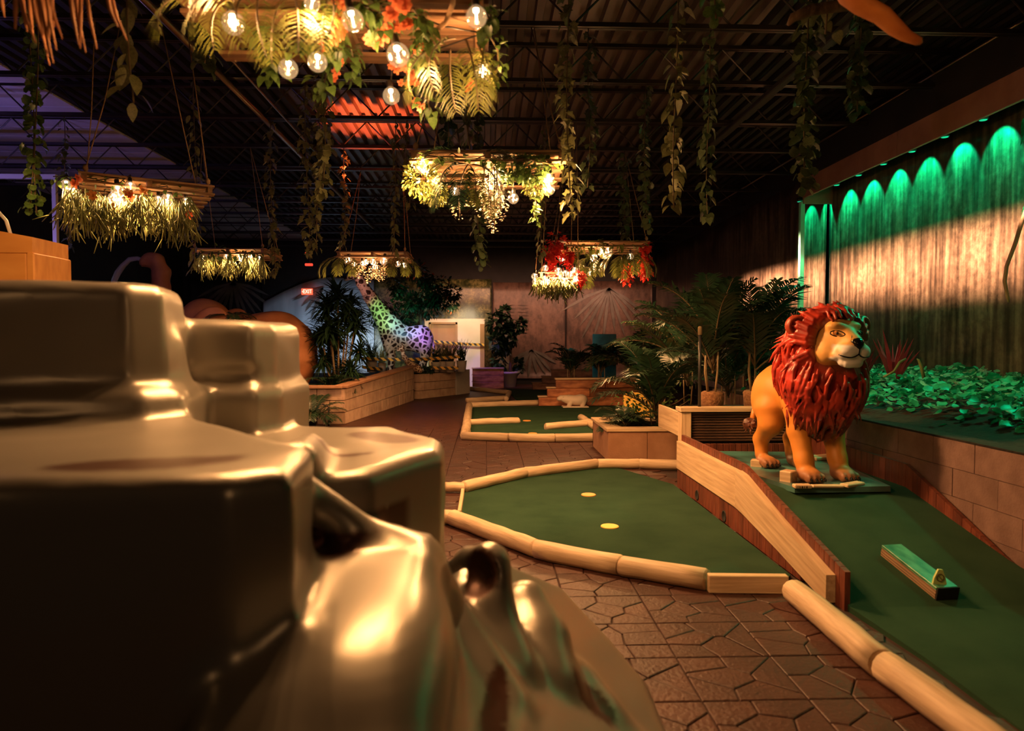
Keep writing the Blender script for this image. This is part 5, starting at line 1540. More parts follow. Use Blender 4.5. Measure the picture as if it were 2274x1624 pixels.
# ------------------------------------------------------------------ vines hanging from the joists
VN = [  # x, ybottom, Y, leaf, material, size, n, spread, label
    (300, 262, 3.60, 'oval', 'dryleaf', .13, 40, .06, 'vine with big pointed leaves hanging at upper left'),
    (455, 172, 4.925, 'round', 'vinegreen', .085, 70, .07, 'vine of round scalloped leaves left of the near pallet'),
    (72, 482, 4.925, 'round', 'leaf', .06, 90, .06, 'dense leafy vine in front of the purple frame'),
    (92, 485, 4.925, 'round', 'leaf', .055, 60, .05, 'shorter leafy vine touching the left pallet corner'),
    (436, 610, 7.575, 'oval', 'dryleaf', .085, 80, .05, 'long brownish vine at the right end of the left pallet'),
    (718, 450, 6.25, 'round', 'dryleaf', .075, 95, .06, 'thick scalloped vine crossing the steel pipe'),
    (682, 575, 7.575, 'ivy', 'dryleaf', .085, 90, .07, 'longer ivy vine left of the pipe crossing'),
    (710, 568, 7.575, 'ivy', 'dryleaf', .08, 60, .05, 'slim ivy vine between the two thick vines and the pipe'),
    (880, 575, 8.9, 'oval', 'dryleaf', .085, 80, .05, 'thin pale vine left of the middle pallet'),
    (905, 470, 8.9, 'oval', 'dryleaf', .075, 50, .05, 'short pale vine just beside the middle pallet'),
    (1062, 600, 7.575, 'round', 'vinegreen', .085, 110, .06, 'thick dark vine dropping behind the middle pallet'),
    (990, 335, 6.25, 'round', 'leafteal', .075, 60, .06, 'short dark green vine above the middle pallet'),
    (1040, 345, 6.25, 'oval', 'vinegreen', .08, 50, .06, 'dark vine ending on the top of the middle pallet'),
    (1262, 492, 4.925, 'ivy', 'dryleaf', .085, 90, .06, 'ivy vine right of the middle pallet bulbs'),
    (1305, 430, 6.25, 'ivy', 'vinegreen', .085, 60, .06, 'shorter dark ivy vine ending in pointed leaves'),
    (1432, 520, 7.575, 'round', 'vinegreen', .07, 110, .055, 'narrow dark vine above the red flowers'),
    (1500, 478, 4.925, 'heart', 'dryleaf', .09, 75, .06, 'vine of heart leaves hanging before the dark wall top'),
    (1572, 500, 6.25, 'heart', 'vinegreen', .085, 80, .06, 'dark heart leaved vine near the shiny wall rail'),
    (1590, 52, 3.6, 'round', 'leaf', .06, 60, .05, 'short clump of scalloped leaves at the top edge'),
    (1788, 435, 4.925, 'round', 'vinegreen', .08, 140, .07, 'dense dark vine in front of the green lights'),
    (1830, 98, 3.6, 'heart', 'dryleaf', .075, 26, .09, 'loose spray of heart leaves at the upper right'),
    (1908, 262, 4.925, 'round', 'vinegreen', .075, 100, .055, 'dense scalloped vine below the orange branch'),
    (1385, 538, 10.225, 'round', 'vinegreen', .09, 70, .06, 'dim vine touching the top of the red pallet'),
    (605, 620, 8.9, 'ivy', 'dryleaf', .09, 80, .06, 'vine between the two distant left pallets'),
    (765, 560, 10.225, 'ivy', 'dryleaf', .085, 60, .05, 'reddish thin vine over the wisteria pallet'),
    (1205, 585, 8.9, 'oval', 'dryleaf', .08, 70, .05, 'vine left of the red flower cluster'),
    (150, 560, 8.9, 'ivy', 'vinegreen', .08, 50, .05, 'dim vine under the left pallet beside the purple post'),
]
for i, (x, yb, Y, kind, mt, s, n, sp, lab) in enumerate(VN):
    yb_ = at(x, yb, Y)
    vine(lab, (yb_.x, Y, ZC), yb_.z + s * .6, kind, mt, s, n, 700 + i, sp)
# green-lit big-leaf vine on the mural at the right edge
q = at(2243, 470, 6.2)
vine('big leaved vine glowing green on the mural at the right edge', (5.12, q.y, 3.86), q.z, 'heart', 'hedge', .16, 46, 760, .12, name='climbing_vine')
tag(MB().tube([at(2290, 440, 6.0), at(2270, 490, 6.0), at(2255, 540, 6.0), at(2236, 590, 6.0), at(2231, 625, 6.0), at(2238, 662, 6.0), at(2240, 672, 6.0)], [.02, .018, .017, .016, .016, .015, .006], 8).build('bare_branch', MAT['palebranch'], None, True),
    'pale bent bare branch hanging at the right edge before the mural', 'branch')
# thatch strands and orange branch near the camera
th_ = empty('thatch_fringe', at(140, -30, 2.2), 0, 'brown straw thatch fringe hanging in the upper left corner', 'thatch')
r = random.Random(31)
for i, (x0, x1, y1) in enumerate([(36, 34, 65), (30, 80, 95), (60, 100, 100), (70, 110, 145), (80, 118, 140), (95, 125, 110), (100, 138, 85), (112, 120, 60), (115, 105, 120), (60, 75, 90), (90, 108, 105), (150, 175, 100), (160, 190, 115), (180, 178, 108), (185, 215, 108), (165, 180, 80), (235, 281, 88), (228, 262, 60), (0, 10, 38), (45, 60, 70), (85, 95, 80), (75, 112, 120)]):
    Y = r.uniform(2.0, 2.35); z = (at(x0, -60, Y), at((x0 + x1) / 2, y1 * .4, Y), at(x1, y1, Y))
    MB().tube(z, [.010, .009, .003], 5, True, .5).build('straw', MAT['thatch'], th_, True)
MB().tube([at(-60, -60, 2.2), at(300, -62, 2.2)], .03, 8).build('thatch_rail', MAT['rope'], th_, True)
bp_ = [at(1860, -60, 2.6), at(1885, -10, 2.6), at(1915, 12, 2.6), at(1958, 34, 2.6), at(1988, 62, 2.6), at(2012, 80, 2.6), at(2040, 92, 2.6), at(2046, 97, 2.6)]
tag(MB().tube(bp_, [.055, .052, .050, .046, .040, .030, .022, .008], 12, True, .6).build('wood_branch', MAT['branch'], None, True), 'rough orange wooden branch pointing down from the upper right', 'branch')
lamp('SPOT', 'branch_light', (1.0, 1.5, 2.4), 9, (1.0, .42, .12), .05, at(1950, 30, 2.6), 40, .5)
tag(MB().tube([at(1930, 5, 3.3), at(1800, 22, 3.3), at(1760, 40, 3.3), at(1750, 55, 3.3)], [.03, .028, .022, .008], 8).build('drift_branch', MAT['bark'], None, True), 'dim curved driftwood branch above the heart leaves', 'branch')
# ------------------------------------------------------------------ foreground sculpted rock
def rock():
    F = Field((-1.75, .46, -.05), (.75, 3.0, 1.75), .0165)
    def zp(pts, z): return [xy(gz(x, y, z)) for x, y in pts]
    # upper left block, three shelves
    F.terrace([(-2.2, 1.80), (-.935, 1.90), (-.865, 2.0), (-.92, 2.3), (-1.2, 2.75), (-2.2, 2.8)], 0, 1.27, .06, .02, .05)
    F.terrace([(-2.2, 1.85), (-1.0, 1.955), (-.935, 2.04), (-1.0, 2.3), (-1.25, 2.7), (-2.2, 2.75)], 1.0, 1.565, .045, .03, .035)
    F.cap((-.985, 2.12, 1.38), (-.95, 2.14, 1.05), .055, .07, .05)
    # second block behind
    F.terrace([(-1.15, 2.26), (-.765, 2.30), (-.715, 2.42), (-.725, 2.85), (-1.15, 2.9)], 0, 1.25, .045, .01, .03)
    F.terrace([(-1.15, 2.30), (-.785, 2.33), (-.738, 2.44), (-.75, 2.80), (-1.15, 2.85)], 1.0, 1.468, .05, .01, .025)
    # front shelf
    F.terrace([(-2.2, .98), (-.70, 1.06), (-.41, 1.10), (-.330, 1.17), (-.36, 1.42), (-.62, 1.75), (-1.0, 2.2), (-2.2, 2.2)], -.1, 1.185, .034, .0, .04)
    # middle shelf
    F.terrace([(-.40, 1.58), (-.28, 1.66), (-.135, 1.95), (-.14, 2.2), (-.34, 2.52), (-.8, 2.6), (-.8, 1.8)], -.1, 1.085, .04, .015, .04)
    F.cap((-.40, 1.50, 1.075), (-.22, 1.56, .90), .035, .05, .06)
    F.cap((-.22, 1.56, .90), (-.115, 1.60, .78), .05, .06, .08)
    F.cap((-.44, 1.60, 1.12), (-.5, 1.95, 1.10), .05, .04, .06)
    # bright slanting sheet below it, flat brown ledge on top
    F.terrace([(-.40, .52), (-.035, .56), (-.08, 1.30), (-.10, 1.66), (-.52, 1.75)], -.1, .945, .05, .0, .05, top=lambda x, y: .945 - np.maximum(1.44 - y, 0) * .22 - .5 * np.maximum(x + .14, 0))
    F.ell((-.20, 1.20, .83), (.12, .20, .08), .09)
    F.cap((-.37, .78, .50), (-.33, 1.02, .76), .08, .04, .12)
    # lower right slope and lobes
    F.terrace([(-.14, 1.0), (.33, 1.05), (.53, 1.75), (.52, 2.2), (.26, 2.40), (-.1, 2.15)], -.1, .80, .07, .06, .05, top=lambda x, y: .345 - .81 * x + .172 * y)
    F.chain([tuple(at(1085, 1255, 1.88)), tuple(at(1088, 1370, 1.83)), tuple(at(1120, 1500, 1.74))], [.062, .068, .090], .03)
    F.chain([tuple(at(1040, 1232, 1.93)), tuple(at(1000, 1262, 1.92))], [.028, .022], .03)
    F.chain([tuple(at(1168, 1345, 2.02)), tuple(at(1190, 1420, 1.94)), tuple(at(1205, 1530, 1.82))], [.075, .092, .105], .03)
    F.chain([tuple(at(1285, 1520, 1.92)), tuple(at(1330, 1600, 1.86)), tuple(at(1400, 1700, 1.8))], [.055, .06, .08], .04)
    F.cap(tuple(at(985, 1300, 1.78)), tuple(at(1130, 1560, 1.58)), .03, .035, .05)
    F.ell(tuple(at(1100, 1640, 1.5)), (.05, .16, .05), .05)
    F.ell(tuple(at(1040, 1272, 1.80)), (.075, .085, .060), .02, Matrix.Rotation(.45, 4, 'Y'), True)
    F.cap((-1.9, 1.80, 1.325), (-.98, 1.905, 1.325), .035, .03, .03, True)
    F.cap((-1.05, 2.285, 1.285), (-.74, 2.33, 1.285), .03, .025, .03, True)
    F.noise(.010, 7.0, 5)
    F.noise(.003, 24.0, 8)
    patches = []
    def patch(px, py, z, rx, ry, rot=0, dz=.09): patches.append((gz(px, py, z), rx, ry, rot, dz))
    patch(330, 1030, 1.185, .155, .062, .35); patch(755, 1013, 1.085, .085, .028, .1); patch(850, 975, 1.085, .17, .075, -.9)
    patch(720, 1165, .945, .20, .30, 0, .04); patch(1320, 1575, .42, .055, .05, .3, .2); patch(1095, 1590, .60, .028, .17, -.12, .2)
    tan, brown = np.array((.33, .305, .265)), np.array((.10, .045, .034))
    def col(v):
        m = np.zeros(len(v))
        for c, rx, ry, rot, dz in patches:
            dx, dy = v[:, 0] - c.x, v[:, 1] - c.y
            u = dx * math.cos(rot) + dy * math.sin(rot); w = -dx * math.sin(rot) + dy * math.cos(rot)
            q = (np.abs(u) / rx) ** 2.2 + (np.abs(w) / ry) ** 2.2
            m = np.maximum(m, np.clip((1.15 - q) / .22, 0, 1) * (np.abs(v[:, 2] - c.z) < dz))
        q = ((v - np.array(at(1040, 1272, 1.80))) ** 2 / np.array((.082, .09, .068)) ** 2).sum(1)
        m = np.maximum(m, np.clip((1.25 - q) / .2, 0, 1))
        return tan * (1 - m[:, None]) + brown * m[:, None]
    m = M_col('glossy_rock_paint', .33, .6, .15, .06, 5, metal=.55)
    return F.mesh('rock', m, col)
rk = link('sculpted_rock', rock())
tag(rk, 'large glossy tan sculpted rock with stepped ledges in the left foreground', 'rock'); WM[rk.name] = Matrix.Identity(4)

# ------------------------------------------------------------------ lion
def march_y(F, x, z, y0):
    i = int(round((x - F.lo[0]) / F.h)); k = int(round((z - F.lo[2]) / F.h)); j = int((y0 - F.lo[1]) / F.h)
    while j > 0 and F.F[i, j, k] > 0: j -= 1
    a, b = F.F[i, j, k], F.F[i, j + 1, k]
    return F.lo[1] + F.h * (j + a / (a - b))
def lion():
    e = empty('lion_statue', (2.47, 5.40, .36), PI + .13, 'large painted lion statue with a red mane standing on the teal slab', 'statue')
    F = Field((-.36, -.72, -.02), (.36, .86, 1.30), .0095)
    F.ell((0, .24, .64), (.185, .26, .24), .06); F.ell((0, .02, .63), (.165, .28, .205), .08); F.ell((0, -.22, .655), (.185, .22, .20), .08)
    F.cap((0, .25, .72), (0, .44, .98), .19, .15, .08)
    for s in (-1, 1):
        F.ell((s * .13, .22, .58), (.095, .15, .20), .06)
        F.chain([(s * .135, .24, .55), (s * .14, .26, .36), (s * .138, .33, .15), (s * .138, .36, .07)], [.105, .082, .066, .064], .03)
        F.ell((s * .138, .405, .045), (.082, .105, .056), .03)
        F.ell((s * .125, -.22, .56), (.105, .185, .21), .06)
        F.chain([(s * .135, -.15, .48), (s * .14, -.13, .37), (s * .137, -.29, .22), (s * .137, -.28, .09)], [.125, .095, .058, .052], .04)
        F.ell((s * .137, -.195, .042), (.074, .105, .052), .03)
        for yy in (.405, -.195):
            for q in (-1.5, -.5, .5, 1.5):
                F.ell((s * .138 + q * .036, yy + .082 - .008 * abs(q), .035), (.021, .036, .036), .010)
    # head
    F.ell((0, .47, 1.03), (.155, .17, .165), .05)
    F.cap((0, .52, 1.12), (0, .69, 1.03), .075, .052, .06, sx=1.15)
    F.cap((0, .60, .99), (0, .68, .975), .085, .065, .05)
    for s in (-1, 1):
        F.ell((s * .054, .680, .962), (.067, .068, .060), .02)
        F.ell((s * .105, .50, .955), (.075, .11, .09), .06)
        F.ell((s * .072, .575, 1.145), (.055, .05, .030), .04)
        F.ell((s * .082, .662, 1.090), (.034, .026, .024), .015, None, True)
    F.ell((0, .650, .893), (.088, .066, .046), .022)
    F.cap((-.10, .622, .928), (.10, .622, .928), .022, .022, .03)
    r = random.Random(3)
    for i in range(14):
        x = -.058 + .116 * i / 13; F.cap((x, .706 - 4 * x * x, .885), (x * 1.05, .690 - 4 * x * x, .852), .012, .004, .008)
    # carved slits
    for s in (-1, 1):
        for k in range(6):
            a, b = k / 6, (k + 1) / 6
            pa, pb = (s * .108 * a, .94 - .012 * math.sin(a * PI)), (s * .108 * b, .94 - .012 * math.sin(b * PI))
            F.cap((pa[0], .775 - .9 * abs(pa[0]) ** 1.35, pa[1]), (pb[0], .775 - .9 * abs(pb[0]) ** 1.35, pb[1]), .011, .011, .012, True)
    F.cap((0, .77, 1.0), (0, .77, .945), .010, .010, .012, True)
    orange, face, white, pawc = np.array((.70, .28, .05)), np.array((.80, .44, .13)), np.array((.92, .90, .88)), np.array((.26, .11, .05))
    def col(v):
        c = np.tile(orange, (len(v), 1))
        def mixin(w, q):
            w = np.clip(w, 0, 1)[:, None]; c[:] = c * (1 - w) + q * w
        x, y, z = v[:, 0], v[:, 1], v[:, 2]
        mixin((z - .80) / .06 * (y > .3), face)
        mz = np.minimum(np.maximum((.125 - np.abs(x)) / .02, 0), np.minimum((y - .605) / .025, (1.010 - z + (np.abs(x)) * .1) / .015)) * (z > .9)
        mixin(mz, white)
        mixin(np.minimum((y - .585) / .03, (.93 - z) / .012) * (np.abs(x) < .13) * (z > .78), white)
        mixin((.115 - z) / .05, pawc)
        return c
    body = F.mesh('lion_body', M_col('lion_paint', .48, .4, .0, .05, 14, .10), col)
    link('body', body, e, None, True)
    # nose, eyes, lines
    def sy(x, z, y0=.84): return march_y(F, x, z, y0)
    nz = MB(); pr = [(-.048, 1.035), (-.03, 1.055), (0, 1.06), (.03, 1.055), (.048, 1.035), (.034, 1.005), (.012, .985), (0, .980), (-.012, .985), (-.034, 1.005)]
    fr = [Vector((x, sy(x, z) + .004, z)) for x, z in pr]; inn = [Vector((x * .62, sy(x * .62, 1.022 + (z - 1.022) * .62) + .014, 1.022 + (z - 1.022) * .62)) for x, z in pr]; n = len(pr)
    bk = [p - Vector((0, .03, 0)) for p in fr]
    nz.add(bk + fr + inn, [(i, (i + 1) % n, (i + 1) % n + n, i + n)[::-1] for i in range(n)] + [(i + n, (i + 1) % n + n, (i + 1) % n + 2 * n, i + 2 * n)[::-1] for i in range(n)] + [tuple(range(2 * n, 3 * n))[::-1]])
    blk = M_('black_gloss', (.006, .005, .005), None, .2)
    nz.build('nose', blk, e, True, None, True)
    mo = [(-.118, .944)] + [(-.118 + .118 * t, .938 - .014 * math.sin(t * PI)) for t in (.2, .4, .6, .8)] + [(0, .946)]
    mo = mo + [(-x, z) for x, z in mo[:-1][::-1]]
    MB().tube([(x, sy(x, z) + .002, z) for x, z in mo], .0055, 6).build('mouth_line', blk, e, True, None, True)
    MB().tube([(0, sy(0, z) + .002, z) for z in (.985, .965, .946)], .0045, 6).build('lip_line', blk, e, True, None, True)
    amber, pup = M_('amber_eye', (.62, .26, .08), None, .15), blk
    for s in (-1, 1):
        ec = Vector((s * .082, sy(s * .082, 1.090) - .012, 1.090))
        MB().lathe([(.0015, -.024)] + [(.024 * math.cos(a), .024 * math.sin(a)) for a in (-1.2, -.8, -.4, 0, .4, .8, 1.2)] + [(.0015, .024)], ec, 12).build('eye', amber, e, True, None, True)
        pp_ = ec + Vector((s * .005, .0225, .001))
        MB().lathe([(.001, -.009), (.007, -.006), (.009, 0), (.007, .006), (.001, .009)], pp_, 10).build('pupil', pup, e, True, None, True)
        lo = []
        for k in range(17):
            a = 2 * PI * k / 16
            x, z = ec.x + s * (.033 * math.cos(a) + (.010 if math.cos(a) > .8 else 0)), 1.090 + .021 * math.sin(a) + .005 * math.cos(a)
            lo.append((x, max(sy(x, z), ec.y + math.sqrt(max(.024 ** 2 - (x - ec.x) ** 2 - (z - ec.z) ** 2, 0))) - .001, z))
        MB().tube(lo, .0042, 6).build('eye_rim', blk, e, True, None, True)
        MB().tube([(s * .033, sy(s * .033, 1.07) + .001, 1.075), (s * .046, sy(s * .046, 1.04) + .001, 1.04), (s * .046, sy(s * .046, 1.03) + .001, 1.028)], [.002, .0035, .004], 5).build('nose_line', blk, e, True, None, True)
    cl = MB()
    for s in (-1, 1):
        for yy in (.405, -.195):
            for q in (-1.5, -.5, .5, 1.5):
                b = Vector((s * .138 + q * .036, yy + .112 - .008 * abs(q), .036)); cl.tube([b, b + Vector((0, .014, -.006)), b + Vector((0, .019, -.022))], [.009, .008, .002], 6)
    cl.build('claws', blk, e, True, None, True)
    # tail
    tp = [(0, -.38, .74), (.03, -.435, .66), (.08, -.44, .54), (.14, -.40, .44), (.18, -.36, .36)]
    MB().tube(tp, [.035, .03, .026, .024, .024], 10).build('tail', M_('lion_tail_paint', (.55, .20, .03), None, .4), e, True, None, True)
    T = Field((.07, -.50, .20), (.31, -.22, .46), .0095); T.ell((.195, -.37, .335), (.055, .07, .055), .02)
    for i in range(24):
        d = rv(r); d.normalize(); T.cap((.195, -.37, .335), Vector((.195, -.35, .32)) + Vector((d.x * .07, d.y * .09, d.z * .07)), .022, .006, .008)
    link('tail_tuft', T.mesh('tail_tuft', M_('dark_tuft', (.07, .022, .012), (.12, .04, .02), .4, 9)), e, None, True)
    # mane
    G = Field((-.47, -.08, .26), (.47, .72, 1.42), .0075)
    G.ell((0, .33, .98), (.255, .19, .27), .05); G.ell((0, .36, .74), (.275, .215, .30), .08); G.ell((0, .33, .56), (.20, .17, .19), .08); G.ell((0, .20, .82), (.25, .22, .28), .08)
    G.ell((0, .42, 1.16), (.17, .15, .11), .05)
    def facezone(p): return p[1] > .44 and abs(p[0]) < .172 - .2 * max(0, p[2] - 1.08) and .83 < p[2] < 1.165
    cores = [((0, .33, .98), (.27, .21, .285)), ((0, .36, .74), (.29, .235, .31)), ((0, .33, .56), (.215, .19, .20)), ((0, .20, .82), (.265, .24, .29)), ((0, .42, 1.16), (.18, .17, .12))]
    wts = [240, 330, 130, 110, 90]
    hc = Vector((0, .48, 1.02))
    for (c, rr), n in zip(cores, wts):
        for i in range(n):
            d = rv(r); d.normalize()
            p = Vector((c[0] + d.x * rr[0], c[1] + d.y * rr[1], c[2] + d.z * rr[2]))
            if p.y < .05: continue
            nrm = Vector((d.x / rr[0], d.y / rr[1], d.z / rr[2])).normalized()
            away = p - hc; away.y *= .4
            if away.length > 1e-3: away.normalize()
            fl = Vector((0, -.15, -1.0)) * (.35 + min(max((1.15 - p.z) * 1.6, 0), 1)) + away * 1.0 + rv(r, .3)
            if p.z > 1.12: fl = Vector((p.x * 1.2, -.75, .55)) + rv(r, .25)
            fl = (fl - nrm * fl.dot(nrm)).normalized()
            L = r.uniform(.20, .36) if p.z < 1.12 else r.uniform(.12, .2); bow = fl.cross(nrm) * r.uniform(-.03, .03)
            ch = []
            for k in range(5):
                t = k / 4; ch.append(p + fl * L * (t - .35) + nrm * (.006 + .016 * math.sin(t * PI * .9) - .022 * t * t) + bow * math.sin(t * PI * 1.5))
            if any(facezone(q) for q in ch): continue
            w = r.uniform(.011, .019)
            G.chain([tuple(q) for q in ch], [w * .7, w, w, w * .8, w * .2], .006)
    # ring of locks framing the face
    for i in range(60):
        a = 2 * PI * i / 60 + r.uniform(-.05, .05)
        R0 = .178 + .01 * math.sin(a * 3)
        b = Vector((math.cos(a) * R0, .50, 1.015 + math.sin(a) * R0 * (1.0 if math.sin(a) > 0 else 1.12)))
        if math.sin(a) < -.82: b.y = .56
        out = Vector((math.cos(a), -.55, math.sin(a) + (.15 if math.sin(a) > 0 else -.5))).normalized()
        L = r.uniform(.13, .19)
        G.chain([tuple(b), tuple(b + out * L * .4 + Vector((0, .02, 0))), tuple(b + out * L * .75), tuple(b + out * L + Vector((0, -.02, -.01)))], [.014, .022, .018, .004], .007)
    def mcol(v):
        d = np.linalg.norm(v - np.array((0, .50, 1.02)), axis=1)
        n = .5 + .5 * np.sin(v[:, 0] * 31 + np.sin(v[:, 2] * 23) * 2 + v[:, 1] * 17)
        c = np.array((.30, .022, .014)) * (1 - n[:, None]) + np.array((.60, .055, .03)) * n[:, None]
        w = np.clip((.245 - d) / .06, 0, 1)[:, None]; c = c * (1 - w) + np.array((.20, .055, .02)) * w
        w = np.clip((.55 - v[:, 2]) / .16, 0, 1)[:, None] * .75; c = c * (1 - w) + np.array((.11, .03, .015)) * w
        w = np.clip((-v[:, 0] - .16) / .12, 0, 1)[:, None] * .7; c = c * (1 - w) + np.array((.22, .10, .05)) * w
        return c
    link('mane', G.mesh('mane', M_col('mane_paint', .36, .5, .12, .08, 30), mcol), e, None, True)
    for s in (-1, 1):
        E = Field((s * .265 - .13, .26, 1.01), (s * .265 + .13, .56, 1.29), .0085)
        E.ell((s * .265, .41, 1.15), (.080, .055, .080), .02, Matrix.Rotation(s * -.5, 4, 'Z'))
        E.ell((s * .270, .455, 1.148), (.054, .045, .054), .02, Matrix.Rotation(s * -.5, 4, 'Z'), True)
        link('ear', E.mesh('ear', M_('lion_ear_paint%d' % s, (.36, .05, .02) if s > 0 else (.34, .15, .06), None, .4)), e, None, True)
    return e
lion()

# ------------------------------------------------------------------ giraffe, small giraffe, elephant, hippo
def spots_mat(name, base, spot, scale, lo=.07, hi=.12):
    m = bpy.data.materials.new(name); nt, N, L, B = nodes(m)
    tc = N.new('ShaderNodeTexCoord'); vo = N.new('ShaderNodeTexVoronoi'); vo.feature = 'DISTANCE_TO_EDGE'; vo.inputs['Scale'].default_value = scale
    nz = N.new('ShaderNodeTexNoise'); nz.inputs['Scale'].default_value = 6
    mx0 = N.new('ShaderNodeMix'); mx0.data_type = 'VECTOR'; mx0.inputs[0].default_value = .06
    L.new(tc.outputs['Object'], mx0.inputs[4]); L.new(tc.outputs['Object'], nz.inputs['Vector']); L.new(nz.outputs['Color'], mx0.inputs[5])
    L.new(mx0.outputs[1], vo.inputs['Vector'])
    rp = N.new('ShaderNodeValToRGB'); rp.color_ramp.elements[0].position = lo; rp.color_ramp.elements[1].position = hi
    rp.color_ramp.elements[0].color = (*base, 1); rp.color_ramp.elements[1].color = (*spot, 1)
    L.new(vo.outputs['Distance'], rp.inputs[0]); L.new(rp.outputs[0], B.inputs['Base Color']); B.inputs['Roughness'].default_value = .45
    return m
def giraffe():
    Y = 17.9
    def q(x, y, dy=0): p = at(x, y, Y); return (p.x, p.y + dy, p.z)
    p0 = q(905, 820)
    e = empty('giraffe_statue', (p0[0], Y, .62), 0, 'tall spotted giraffe statue washed in rainbow light', 'statue')
    F = Field((-4.1, Y - .6, .58), (-1.2, Y + .6, 3.45), .026)
    F.ell(q(908, 752), (.56, .27, .33), .1); F.ell(q(872, 742), (.32, .27, .42), .15); F.ell(q(938, 755), (.27, .27, .38), .12)
    F.chain([q(866, 728), q(846, 697), q(822, 660), q(803, 630), q(795, 612)], [.31, .22, .165, .13, .11], .06)
    F.chain([q(796, 610), q(783, 612), q(768, 620)], [.115, .095, .06], .04)
    for s in (-1, 1):
        F.cap(q(796, 604, s * .06), q(799, 594, s * .07), .025, .03, .02)
        F.cap(q(799, 606, s * .09), q(805, 604, s * .22), .035, .02, .02)
        F.chain([q(864, 765, s * .14), q(870, 795, s * .14), q(868, 822, s * .14)], [.15, .085, .075], .06)
        F.chain([q(943, 765, s * .14), q(945, 790, s * .14), q(939, 810, s * .14), q(941, 824, s * .14)], [.19, .11, .075, .075], .06)
    F.chain([q(958, 745), q(964, 770), q(962, 790)], [.04, .025, .03], .03)
    WM['_'] = None
    link('body', F.mesh('giraffe_body', spots_mat('giraffe_hide', (.82, .74, .62), (.035, .018, .012), 8.2, .125, .155)), e)
    mn = MB(); pts = [Vector(q(870, 712)), Vector(q(853, 690)), Vector(q(830, 655)), Vector(q(810, 625))]
    for p in pts: p.z += .03; p.x -= .01
    mn.tube(pts, [.04, .05, .05, .03], 6); mn.build('mane', MAT['bark'], e, True)
giraffe()
def small_giraffe():
    Y = 16.75
    def q(x, y, dy=0): p = at(x, y, Y); return (p.x, p.y + dy, p.z)
    e = empty('giraffe_figure', (q(915, 820)[0], Y, .6), 0, 'small pale spotted giraffe figure resting on the block wall', 'statue')
    F = Field((-2.35, Y - .3, .5), (-1.4, Y + .3, 1.45), .0115)
    F.chain([q(893, 775), q(896, 790), q(905, 803), q(914, 812)], [.045, .05, .07, .10], .03)
    F.ell(q(924, 818), (.17, .11, .10), .05, Matrix.Rotation(.5, 4, 'Y'))
    F.chain([q(893, 773), q(889, 775), q(884, 779)], [.055, .048, .03], .02)
    for s in (-1, 1):
        F.cap(q(893, 768, s * .03), q(893, 763, s * .035), .014, .016, .01); F.cap(q(896, 770, s * .04), q(899, 769, s * .11), .018, .01, .01)
        F.chain([q(912, 818, s * .08), q(906, 828, s * .09), q(912, 831, s * .09)], [.04, .03, .025], .02)
    link('body', F.mesh('small_giraffe_body', spots_mat('small_giraffe_hide', (.80, .62, .46), (.16, .07, .03), 15)), e)
small_giraffe()
def elephant():
    Y = 13.4
    def q(x, y, dy=0): p = at(x, y, Y); return (p.x, p.y + dy, p.z)
    e = empty('elephant_statue', (-4.6, Y, .5), 0, 'brown elephant statue with a raised trunk spraying water', 'statue')
    F = Field((-7.4, Y - 1.1, .4), (-2.7, Y + 1.1, 3.4), .04)
    F.ell(q(610, 790), (.80, .72, .86), .15); F.ell(q(530, 800), (.9, .70, .80), .3); F.ell(q(470, 770), (.55, .6, .72), .2); F.ell(q(455, 712), (.45, .42, .42), .15)
    F.chain([q(420, 730), q(375, 735), q(352, 690), q(357, 640), q(358, 605), q(348, 580), q(334, 577), q(326, 585)], [.32, .26, .2, .165, .15, .14, .125, .12], .06)
    F.ell(q(324, 588), (.07, .07, .07), .03, None, True)
    for s in (-1, 1):
        F.ell(q(500, 740, s * .60), (.42, .08, .5), .05)
        F.cap(q(470, 800, s * .4), q(468, 880, s * .4), .28, .24, .1); F.cap(q(640, 810, s * .4), q(645, 880, s * .4), .30, .24, .1)
        F.chain([q(415, 755, s * .22), q(385, 775, s * .26), q(370, 765, s * .27)], [.06, .05, .02], .02)
    F.noise(.012, 14, 4)
    link('body', F.mesh('elephant_body', M_('elephant_hide', (.40, .145, .06), (.58, .24, .11), .6, 3, bump=.5, bscale=9)), e)
    w = MB(); pts = [q(326, 580), q(305, 574), q(288, 577), q(272, 590), q(261, 606), q(254, 622), q(247, 660), q(243, 720)]
    r = random.Random(5)
    w.tube(pts, [.035, .042, .045, .05, .055, .055, .05, .04], 10)
    w.v = [tuple(Vector(p) + rv(r, .008)) for p in w.v]
    tag(w.build('water_jet', MAT['water'], None, True), 'clear arc of water spraying from the elephant trunk', 'water')
elephant()
